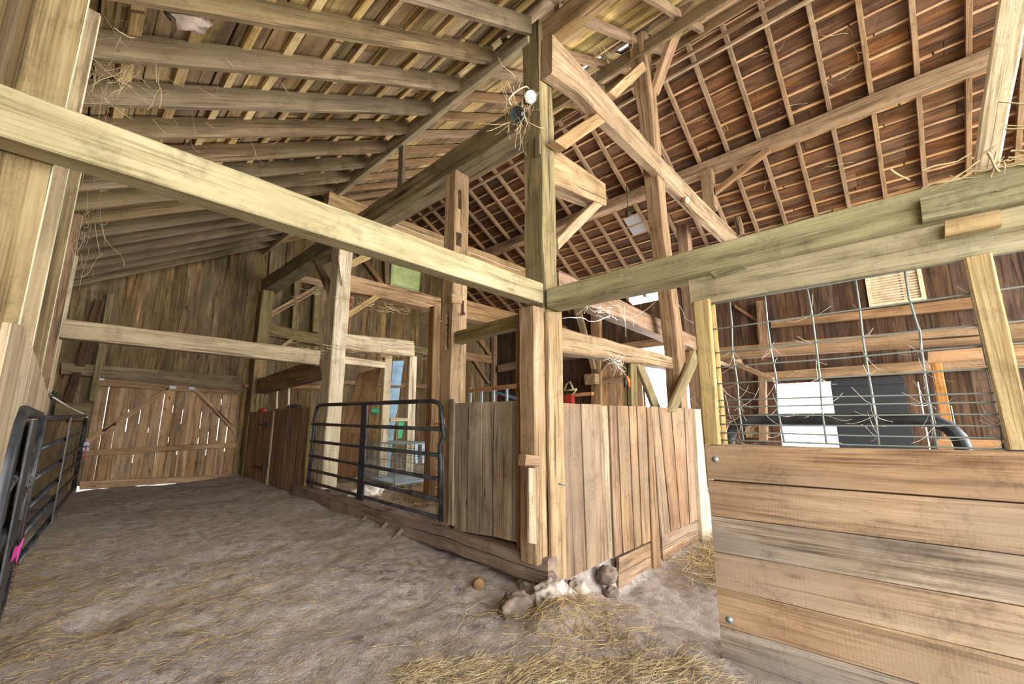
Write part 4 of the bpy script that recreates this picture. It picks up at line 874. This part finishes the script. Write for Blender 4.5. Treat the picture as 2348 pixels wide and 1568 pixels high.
part(t, 'bottom_rail', 'orangew', lambda b: b.slab(A(2150, 1006, X=5.54), A(2150, 1030, X=5.54), A(2330, 1010, X=5.54)+Vector((0, -1.2, 0)), A(2330, 1034, X=5.54)+Vector((0, -1.2, 0)), (.04, 0, 0)))
def fine(b):
    for k in range(14): b.tube([(5.6, -.62-.11*k, 1.05), (5.6, -.62-.11*k, 1.95)], .003, n=4)
    for k in range(12): b.tube([(5.6, -.5, 1.08+.07*k), (5.6, -2.4, 1.08+.07*k)], .003, n=4)
part(t, 'wires', 'wire', fine)
for lab, q in (('brown corner post of the right wall with a square wood box on it', [(1355, 930), (1368, 930), (1354, 690), (1366, 690)]), ('pale narrow post beside the boxed corner post of the right wall', [(1368, 930), (1378, 930), (1366, 690), (1374, 690)]),
               ('brown wall post left of the small doorway, behind the mesh', [(1740, 1010), (1758, 1010), (1738, 862), (1755, 862)]), ('brown upper wall post seen through the mesh', [(1740, 796), (1762, 796), (1732, 690), (1754, 688)])):
    timber('post', lab, 'post', 'browntim' if 'pale' not in lab else 'hewn', [A(x, y, X=XR-.22) for x, y in q], (.14, 0, 0), wob=.005)
timber('brace', 'long pale brace rising left from the boxed corner post', 'brace', 'hewn', [A(1355, 846, X=XR-.3), A(1365, 846, X=XR-.3), A(1314, 706, X=XR-.3), A(1330, 706, X=XR-.3)], (.08, 0, 0))
timber('brace', 'short brace right of the boxed corner post', 'brace', 'hewn', [A(1374, 852, X=XR-.2), A(1374, 858, X=XR-.2), A(1394, 824, X=XR-.2), A(1398, 828, X=XR-.2)], (.08, 0, 0))
timber('brace', 'pale brace end below the brown beam, seen through the mesh', 'brace', 'hewn', [A(1650, 812, X=5.65), A(1650, 826, X=5.65), A(1772, 864, X=5.65), A(1772, 876, X=5.65)], (.1, 0, 0))
timber('brace', 'dark upper brace seen through the left of the mesh', 'brace', 'browntim', [A(1684, 698, X=XR-.09), A(1684, 706, X=XR-.09), A(1738, 732, X=XR-.09), A(1738, 740, X=XR-.09)], (.08, 0, 0))
b = MB(); q0, q1 = A(1340, 858, X=9.8), A(1364, 880, X=9.8); b.box((9.8, q1.y, q1.z), (10.05, q0.y, q0.z)); tag(b.build('wooden_box', MT['hewn']), 'square wooden box fixed to the corner post of the right wall', 'box')
timber('shelf', 'narrow plank shelf on the right wall under the boxed post', 'shelf', 'orangew', [A(1296, 904, X=9.9), A(1296, 910, X=9.9), A(1356, 898, X=9.9), A(1356, 906, X=9.9)], (.2, 0, 0))
b = MB(); q0 = A(1305, 917, X=9.85); b.box(q0-Vector((.05, .12, .22)), q0+Vector((.1, .12, .14)), ch=.02); tag(b.build('bin', MT['red']), 'red plastic bin right of the corner post behind the tan boards', 'bin')
b = MB(); q0 = A(1308, 893, X=9.85)
b.tube([q0+Vector((0, -.22, 0)), q0+Vector((0, .22, -.02))], .03, n=6); b.tube([q0+Vector((0, -.1, .0)), q0+Vector((0, .0, .22)), q0+Vector((0, .14, .16)), q0+Vector((0, .2, .0))], .03, n=6); b.tube([q0+Vector((.03, -.2, 0)), q0+Vector((.03, -.05, -.14)), q0+Vector((.03, .15, -.1))], .02, n=6)
tag(b.build('light_fixture', MT['bleach']), 'old pale metal tool hanging above the red bin', 'tool')
b = MB(); b.tube([A(1437, 862, Y=2.27), A(1441, 872, Y=2.27), A(1443, 888, Y=2.27)], [.012, .022, .012], n=8); o = b.build('hand_saw', MT['orange']); tag(o, 'orange and black handled tool hanging on the greenish post', 'tool')
b = MB(); b.tube([A(1433, 866, Y=2.27), A(1434, 888, Y=2.27)], .02, n=8); q = b.build('blade_cover', MT['blk'], o, loc=Vector((0, 0, 0)))
# sign with worn letters under the black gate
b = MB(); q = A(1735, 986, X=XR-.05); b.box(q-Vector((0, .22, .16)), q+Vector((.03, .22, .16)), ch=.006); sg = tag(b.build('sign', MT['hewn']), 'small worn brown sign with pale letters seen under the gate arch', 'sign')
fc = bpy.data.curves.new('lettering', 'FONT'); fc.body = 'TOS'; fc.size = .22; fc.extrude = .006; fc.align_x = 'CENTER'; fc.align_y = 'CENTER'
fo = bpy.data.objects.new('tmp', fc); C.objects.link(fo); bpy.context.view_layer.update()
me = bpy.data.meshes.new_from_object(fo.evaluated_get(bpy.context.evaluated_depsgraph_get())); bpy.data.objects.remove(fo)
me.materials.clear(); me.materials.append(MT['bleach']); lo = bpy.data.objects.new('lettering', me); C.objects.link(lo); lo.parent = sg; lo.location = q-sg.location+Vector((-.006, 0, 0)); lo.rotation_euler = (PI/2, 0, -PI/2)
# ---- floodlight on the corner post
t = empty('floodlight', A(1212, 225, Y=2.1), 'twin-head floodlight on the corner post, one white face toward us', 'lamp')
f1 = A(1217, 222, Y=2.06); ax = (EYE-f1).normalized()
part(t, 'lamp_head', 'lampgrey', lambda b: b.lathe(f1-ax*.17, ax, [(0, .02), (.03, .04), (.1, .058), (.165, .064), (.17, .062), (.172, .055)], 20))
part(t, 'lens', 'lampface', lambda b: b.lathe(f1-ax*.01, ax, [(0, .056), (.004, .054), (.010, .03), (.012, .001)], 20))
f2 = A(1187, 262, Y=2.0); ax2 = Vector((-.75, -.35, -.45))
part(t, 'lamp_head', 'zinc', lambda b: b.lathe(f2-ax2.normalized()*.14, ax2, [(0, .02), (.04, .035), (.1, .05), (.15, .062), (.155, .06)], 18))
part(t, 'lens', 'glass', lambda b: b.lathe(f2+ax2.normalized()*.01, ax2, [(0, .058), (.006, .05), (.01, .001)], 18))
part(t, 'bracket', 'rust', lambda b: (b.tube([f1-ax*.16, A(1208, 240, Y=2.17), A(1200, 244, Y=2.12), f2-ax2.normalized()*.13], .014, n=7), b.lathe(A(1206, 243, Y=2.17), (-.2, -1, 0), [(0, .05), (.02, .05), (.025, .03), (.026, .001)], 14)))
part(t, 'cable', 'louver', lambda b: b.tube([A(1214, 205, Y=2.1), A(1207, 198, Y=2.05), A(1196, 202, Y=2.02), A(1186, 208, Y=2.0), A(1174, 218, Y=1.98), A(1166, 230, Y=1.97), A(1172, 242, Y=1.97)], .006, n=6))
# ---- things inside the gated stall
def sheet(name, label, mat, q4, th): b = MB(); b.slab(*q4, th, seg=5, wob=.004, ch=.003); return tag(b.build(name, MT[mat]), label, 'plywood sheet')
sheet('plywood_sheet', 'tall brown plywood sheet leaning behind the gate', 'ply', [A(750, 1104, Y=6.9), A(818, 1094, Y=6.9), A(823, 855, Y=7.6), A(875, 843, Y=7.6)], (.0, .02, .0))
sheet('plywood_sheet', 'lower brown plywood sheet leaning in front of the tall one', 'ply', [A(757, 1096, Y=6.8), A(824, 1092, Y=6.8), A(764, 990, Y=7.0), A(846, 994, Y=7.0)], (.0, .02, .0))
b = MB(); q0, q1 = A(878, 1110, Y=7.3), A(890, 1110, Y=7.3); b.slab(Vector((q0.x, q0.y, .23)), Vector((q1.x, q1.y, .23)), A(900, 828, Y=7.3), A(927, 826, Y=7.3), (0, .06, 0), d2=(0, .3, 0), seg=4, ch=.01)
o = tag(b.build('chute', MT['blue']), 'tapered blue metal chute standing between the door-frame posts', 'chute')
b = MB(); b.slab(A(897, 884, Y=7.26), A(897, 889, Y=7.26), A(924, 884, Y=7.26), A(924, 889, Y=7.26), (0, .03, 0)); b.build('strap', MT['browntim'], o)
b = MB(); b.tube([A(904, 1115, Y=7.0)-z_(.05), A(910, 950, Y=7.2)], .014, n=6); tag(b.build('pole', MT['orangew']), 'thin orange-brown stick leaning beside the blue chute', 'pole')
timber('tarp', 'strip of pale green plastic hanging behind the crosspiece of the door frame', 'plastic strip', 'green', [A(914, 962, Y=6.67), A(929, 962, Y=6.67), A(912, 1006, Y=6.67), A(922, 1004, Y=6.67)], (0, .004, 0), seg=6, wob=.012, ch=0)
b = MB(); b.ball(A(856, 942, Y=7.55), .12, .1, .07, .3, 3, 3, seed=2); tag(b.build('bucket', MT['green']), 'green plastic item behind the leaning plywood', 'bucket')
# wire dog crate with tray
P0, P1, P2 = A(838, 1098, Z=.3), A(905, 1115, Z=.3), A(985, 1104, Z=.3); P3 = P0+P2-P1; hC = .62
t = empty('wire_crate', P1, 'black wire dog crate with a pale blue tray inside the stall', 'crate')
def crate(b):
    for a, c in ((P0, P1), (P1, P2), (P2, P3), (P3, P0)):
        n = int((c-a).length/.045)
        for i in range(n+1): p = a.lerp(c, i/n); b.tube([p, p+z_(hC)], .0028 if i % n else .006, n=4, cap=False)
        for k in range(6): b.tube([a+z_(hC*k/5), c+z_(hC*k/5)], .004, n=4, cap=False)
    for i in range(14): b.tube([P0.lerp(P1, i/13)+z_(hC), P3.lerp(P2, i/13)+z_(hC)], .0035, n=4, cap=False)
part(t, 'wires', 'wire', crate)
part(t, 'tray', 'plastic', lambda b: b.slab(P0.lerp(P2, .05), P1.lerp(P3, .05), P3.lerp(P1, .05), P2.lerp(P0, .05), (0, 0, .03)))
for x, y, rx, rz, lab in ((790, 1092, .2, .13, 'crumpled cream sack lying behind the gate left of its middle upright'), (840, 1128, .22, .09, 'flat pinkish white sack lying behind the gate right of its middle upright')):
    b = MB(); q = A(x, y, Z=.3); q.z = .3; b.ball(q, rx, rx*.8, rz, .4, 4, 4, seed=x); tag(b.build('sack', MT['white']), lab, 'sack')
t = empty('bench', A(970, 1062, Z=.3), 'white plastic bench far behind the crate', 'bench')
for x in (952, 968, 985): part(t, 'leg', 'plastic', lambda b: b.slab(A(x, 1062, Y=8.0), A(x+6, 1062, Y=8.0), A(x, 1016, Y=8.0), A(x+6, 1016, Y=8.0), (0, .05, 0)))
part(t, 'seat', 'plastic', lambda b: b.slab(A(948, 1012, Y=7.98), A(948, 1018, Y=7.98), A(992, 1013, Y=7.98), A(992, 1020, Y=7.98), (0, .4, 0)))
timber('plank', 'loose plank on the straw inside the gated stall', 'plank', 'hewn', [A(950, 1116, Z=.27), A(940, 1128, Z=.27), A(1012, 1132, Z=.27), A(1012, 1148, Z=.27)], (0, 0, .04), wob=.003)
# pen panel behind the grey boards
t = empty('pen_panel', A(1140, 930, X=5.6), 'pen panel with brown top rail and white slats behind the grey stall boards', 'pen panel')
part(t, 'top_rail', 'orangew', lambda b: b.slab(A(1066, 892, X=5.6), A(1066, 901, X=5.6), A(1216, 876, X=5.6), A(1216, 886, X=5.6), (.05, 0, 0), seg=4))
for x in (1077, 1103, 1131, 1161, 1194): part(t, 'slat', 'plastic', lambda b: b.slab(Vector((5.61, A(x-2, 930, X=5.61).y, .2)), Vector((5.61, A(x+3, 930, X=5.61).y, .2)), A(x-2, 890, X=5.61), A(x+3, 889, X=5.61), (.02, 0, 0)))
timber('beam', 'grey slanting rail behind the white slats', 'beam', 'blue', [A(1120, 893, X=7.5), A(1120, 898, X=7.5), A(1205, 916, X=7.5), A(1205, 924, X=7.5)], (.05, 0, 0))

# small fittings under the roof
t = empty('floodlight', A(1580, 455, Y=1.97), 'small round pinkish lamp on the side of the bowed tie beam', 'lamp')
f3 = A(1580, 455, Y=1.95)
part(t, 'lamp_head', 'hewn', lambda b: b.lathe(f3+Vector((0, .12, 0)), (-.2, -1, -.25), [(0, .03), (.05, .05), (.1, .055), (.105, .05)], 14))
part(t, 'lens', 'louver', lambda b: b.lathe(f3+Vector((-.02, .02, -.025)), (-.2, -1, -.25), [(0, .05), (.01, .045), (.014, .001)], 14))
b = MB(); q = A(1440, 488, X=6.6); b.tube([q+z_(.55), q+z_(.1)], .008, n=5); b.lathe(q+z_(.12), (0, 0, -1), [(0, .02), (.08, .03), (.1, .05), (.16, .055), (.2, .03), (.21, .001)], 12)
tag(b.build('pendant_lamp', MT['lampgrey']), 'small dark pendant lamp hanging below the right slope purlin', 'lamp')
xp = 8.35; yp = A(1458, 495, X=xp).y
b = MB(); c0 = Vector((xp-.22, yp-.22, deckR(xp-.22)-.03)); c1 = Vector((xp+.22, yp-.22, deckR(xp+.22)-.03))
b.slab(c0, c1, c0+Vector((0, .42, 0)), c1+Vector((0, .42, 0)), nR*.006, ch=0); tag(b.build('metal_patch', MT['greyp']), 'grey metal sheet patch nailed between rafters of the right slope', 'sheet')
b = MB(); q = A(420, 18, Y=2.9)
b.ball(q, .12, .03, .13, .4, 5, 3, seed=3); tag(b.build('wasp_nest', MT['rock']), 'grey tattered papery nest under the roof boards at the top left', 'nest')
b = MB(); chain(b, A(768, 548, Y=6.38), A(783, 655, Y=6.38), 26, .02, .005); tag(b.build('chain', MT['rust']), 'rusty chain hanging down the bleached post', 'chain')
# ================================================================== STRAW AND COBWEBS
random.seed(99)
def straw(name, label, n, place, mat, lmin, lmax, w, ang=None, lift=.006, kind='stuff'):
    v = []; f = []
    for i in range(n):
        x, y = place(); a = ang() if ang else random.uniform(0, PI); L = random.uniform(lmin, lmax); bend = random.uniform(-.25, .25)
        ww = w*random.uniform(.6, 1.3); hz = random.uniform(.001, lift); tip = random.uniform(-.2, 1.)*lift*1.4
        base = len(v)
        for k in range(4):
            t = k/3-.5; aa = a+bend*t; cx, cy = x+math.cos(aa)*L*t, y+math.sin(aa)*L*t
            z = fz(cx, cy)+hz+tip*max(0, t)+.002
            px_, py_ = -math.sin(aa)*ww/2, math.cos(aa)*ww/2
            v += [(cx+px_, cy+py_, z), (cx, cy, z+ww*.5), (cx-px_, cy-py_, z)]
        for k in range(3):
            q = base+k*3; f += [(q, q+3, q+4, q+1), (q+1, q+4, q+5, q+2)]
    me = bpy.data.meshes.new(name); me.from_pydata(v, [], f); me.materials.append(MT[mat]); me.update()
    o = bpy.data.objects.new(name, me); C.objects.link(o); return tag(o, label, 'straw', None, kind)
def gauss(cx, cy, sx, sy, x0=-.2, x1=9, y0=-3, y1=10.3):
    def p():
        while True:
            x, y = random.gauss(cx, sx), random.gauss(cy, sy)
            if x0 < x < x1 and y0 < y < y1: return x, y
    return p
def uni(x0, x1, y0, y1): return lambda: (random.uniform(x0, x1), random.uniform(y0, y1))
bias = lambda: random.gauss(-.15, .55)
straw('scattered_straw', 'loose straw scattered thinly over the dirt aisle', 1700, uni(-.15, 2.6, 1.0, 8.5), 'straw', .03, .16, .0024, bias)
straw('scattered_straw', 'short chaff trodden into the dirt aisle', 5200, uni(-.15, 2.6, .9, 7), 'straw2', .008, .035, .0028)
def front():
    t = random.uniform(-.12, 1.08); d = abs(random.gauss(0, .2))-.05
    if random.random() < .12: d -= random.uniform(0, .3)
    return 1.52+.95*t-.73*d, 2.0-1.0*t-.68*d
straw('straw_pile', 'pale straw spread across the floor at the bottom of the picture', 850, front, 'straw2', .05, .26, 0.0025, lambda: random.gauss(-.5, .7), .03)
straw('straw_pile', 'golden straw mixed into the pale straw at the bottom of the picture', 450, front, 'straw', .05, .24, 0.0025, lambda: random.gauss(-.5, .7), .03)
straw('straw_pile', 'golden straw along the foot of the nearest gate', 700, gauss(.05, 4.6, .22, 1.4), 'straw', .05, .2, 0.0025, bias, .015)
straw('straw_pile', 'streak of golden straw on the aisle around the hoof print', 500, gauss(.75, 3.7, .35, .5), 'straw', .04, .2, 0.0025, bias, .012)
straw('straw_pile', 'heap of straw in the alley right of the tan partition', 1800, gauss(5.3, 1.5, .6, .35, x0=4.2, y1=2.1), 'straw', .06, .3, .005, None, .1)
straw('straw_pile', 'straw lying along the sill under the grey stall boards', 450, gauss(2.5, 1.75, .22, .3, x1=3.2), 'straw', .05, .26, .0036, None, .03)
straw('straw_pile', 'bedding straw on the floor of the gated stall', 4200, uni(2.95, 6.0, 2.4, 9), 'straw', .05, .25, .005, None, .06)
straw('straw_pile', 'pale straw around the crate inside the gated stall', 1500, gauss(4.2, 5.4, .6, .8, x0=2.95), 'straw2', .05, .25, .005, None, .06)

def web(name, label, strands, mat='web', sag=.06, rad=.0018):
    b = MB()
    for p, q in strands:
        p, q = Vector(p), Vector(q); L = (q-p).length; n = max(4, min(10, int(L/.06))); wob = Vector((random.uniform(-1, 1), random.uniform(-1, 1), random.uniform(-1, 1)))*L*.05
        r = rad*random.uniform(.5, 1.5)
        b.tube([p.lerp(q, i/n)-Vector((0, 0, 4*sag*L*(i/n)*(1-i/n)))+wob*math.sin(i/n*PI*2.)+noise.noise_vector(p*5+Vector((i*.6, 0, 0)))*L*.02 for i in range(n+1)], [r*random.uniform(.7, 1.7) for _ in range(n+1)], n=4, cap=False)
    return tag(b.build(name, MT[mat]), label, 'cobweb', None, 'stuff')
def tangle(c, s, n, lmin=.1, lmax=.5):
    o = []
    for _ in range(n):
        p = Vector(c)+Vector([random.gauss(0, k) for k in s]); d = Vector([random.gauss(0, 1)*k for k in s]).normalized()
        o.append((p, p+d*random.uniform(lmin, lmax)))
    return o
def pxs(pairs, **k): return [(A(a[0], a[1], **k), A(c[0], c[1], **k)) for a, c in pairs]
web('cobweb', 'dense cobwebs between the pine studs and the first deep rafters at upper left', pxs([((205, 35), (330, 5)), ((230, 45), (310, 10)), ((195, 35), (300, 65)), ((205, 200), (300, 140)), ((245, 190), (330, 128)), ((250, 215), (420, 60)), ((240, 230), (300, 190)), ((260, 205), (350, 230))], Y=3.5)+tangle(A(250, 160, Y=3.6), (.10, .25, .14), 130, .06, .35), rad=.0013)
web('cobweb', 'stringy cobwebs hanging under the deep rafters at upper left', tangle(A(330, 190, Y=4.2), (.3, .5, .12), 90, .08, .4)+tangle(A(440, 230, Y=4.6), (.4, .5, .12), 80, .08, .4), rad=.001)
web('cobweb', 'cobweb curtain along the pale fifth stud', tangle(A(212, 330, Y=6.4), (.04, .8, .35), 110, .08, .5)+tangle(A(205, 520, Y=6.6), (.04, .8, .35), 80, .08, .5), rad=.0014)
web('cobweb', 'brown cobwebs hanging around the top of the king post', tangle(A(1450, 60, Y=2.35), (.18, .2, .13), 110, .06, .35)+tangle(A(1370, 105, Y=2.4), (.2, .2, .08), 50, .06, .3), rad=.002)
web('cobweb', 'fuzzy cobwebs along the deep rafter ends at the upper plank', sum([tangle((2.55, 2.8+.55*k, ZE+.16), (.16, .12, .05), 22, .05, .2) for k in range(7)], []), rad=.0014)
web('cobweb', 'thick dusty cobwebs at the foot of the weathered post on the olive beam', [((2.76, -.5, 2.62), (2.72, -.75, 2.5)), ((2.76, -.5, 2.6), (2.74, -.9, 2.46)), ((2.77, -.5, 2.75), (2.75, -.85, 2.55)), ((2.74, -.46, 2.5), (2.72, -.42, 2.38))]+tangle((2.74, -.55, 2.45), (.03, .16, .04), 40, .05, .2), rad=.003)
web('cobweb', 'cobwebs hanging around the floodlight', tangle(A(1185, 250, Y=2.05), (.06, .06, .1), 60, .05, .25)+pxs([((1212, 245), (1180, 300)), ((1216, 248), (1195, 330)), ((1196, 280), (1190, 345)), ((1186, 285), (1182, 340))], Y=2.05), rad=.0016)
m_ = []
for k in range(120):
    y = .903-.2*random.randint(1, 6); z = random.choice(zh[:9]); p = Vector((2.715, y, z)); a = random.uniform(0, 2*PI); L = random.uniform(.03, .13)
    m_.append((p, p+Vector((random.uniform(-.01, .01), math.cos(a)*L, math.sin(a)*L))))
m_ += tangle((2.72, .82, 1.4), (.01, .05, .12), 25, .05, .2)
web('cobweb', 'white cobwebs strung across the cells of the wire mesh', m_, 'webw', .12, .0006)
web('cobweb', 'white cobweb rope hanging in the gap left of the short thick post', pxs([((1203, 745), (1206, 800)), ((1206, 800), (1207, 862)), ((1202, 760), (1207, 815))], Y=2.5), 'webw', .0, .004)
web('cobweb', 'white cobweb strands hanging from the slanting beam under the olive beam', pxs([((1432, 702), (1435, 772)), ((1290, 728), (1400, 722)), ((1400, 722), (1540, 670)), ((1535, 672), (1590, 740)), ((1420, 700), (1434, 740)), ((1452, 735), (1454, 750))], Y=2.45)+tangle(A(1370, 705, Y=2.3), (.14, .05, .03), 30, .05, .2), 'webw', .05, .003)
web('cobweb', 'net of white cobweb under the rounded pale beam beside the V brace', pxs([((1385, 815), (1430, 850)), ((1395, 815), (1436, 846)), ((1405, 818), (1434, 860)), ((1400, 822), (1434, 852)), ((1380, 812), (1425, 835))], Y=2.25)+tangle(A(1415, 832, Y=2.25), (.08, .03, .06), 40, .04, .15), 'webw', .03, .0016)
web('cobweb', 'thin cobwebs on the dark boards of the right roof slope', sum([tangle((x, random.uniform(-.6, 3.4), deckR(x)-.05), (.1, .1, .02), 4, .1, .4) for x in [random.uniform(6.4, 8.6) for _ in range(22)]], []), 'web', .0, .0016)
web('cobweb', 'dusty tufts of cobweb under the beam stubs and beams around the bleached post', tangle(A(880, 705, Y=6.4), (.5, .1, .04), 50, .06, .25)+tangle(A(840, 806, Y=6.4), (.5, .1, .04), 50, .06, .25), 'web', .1, .003)
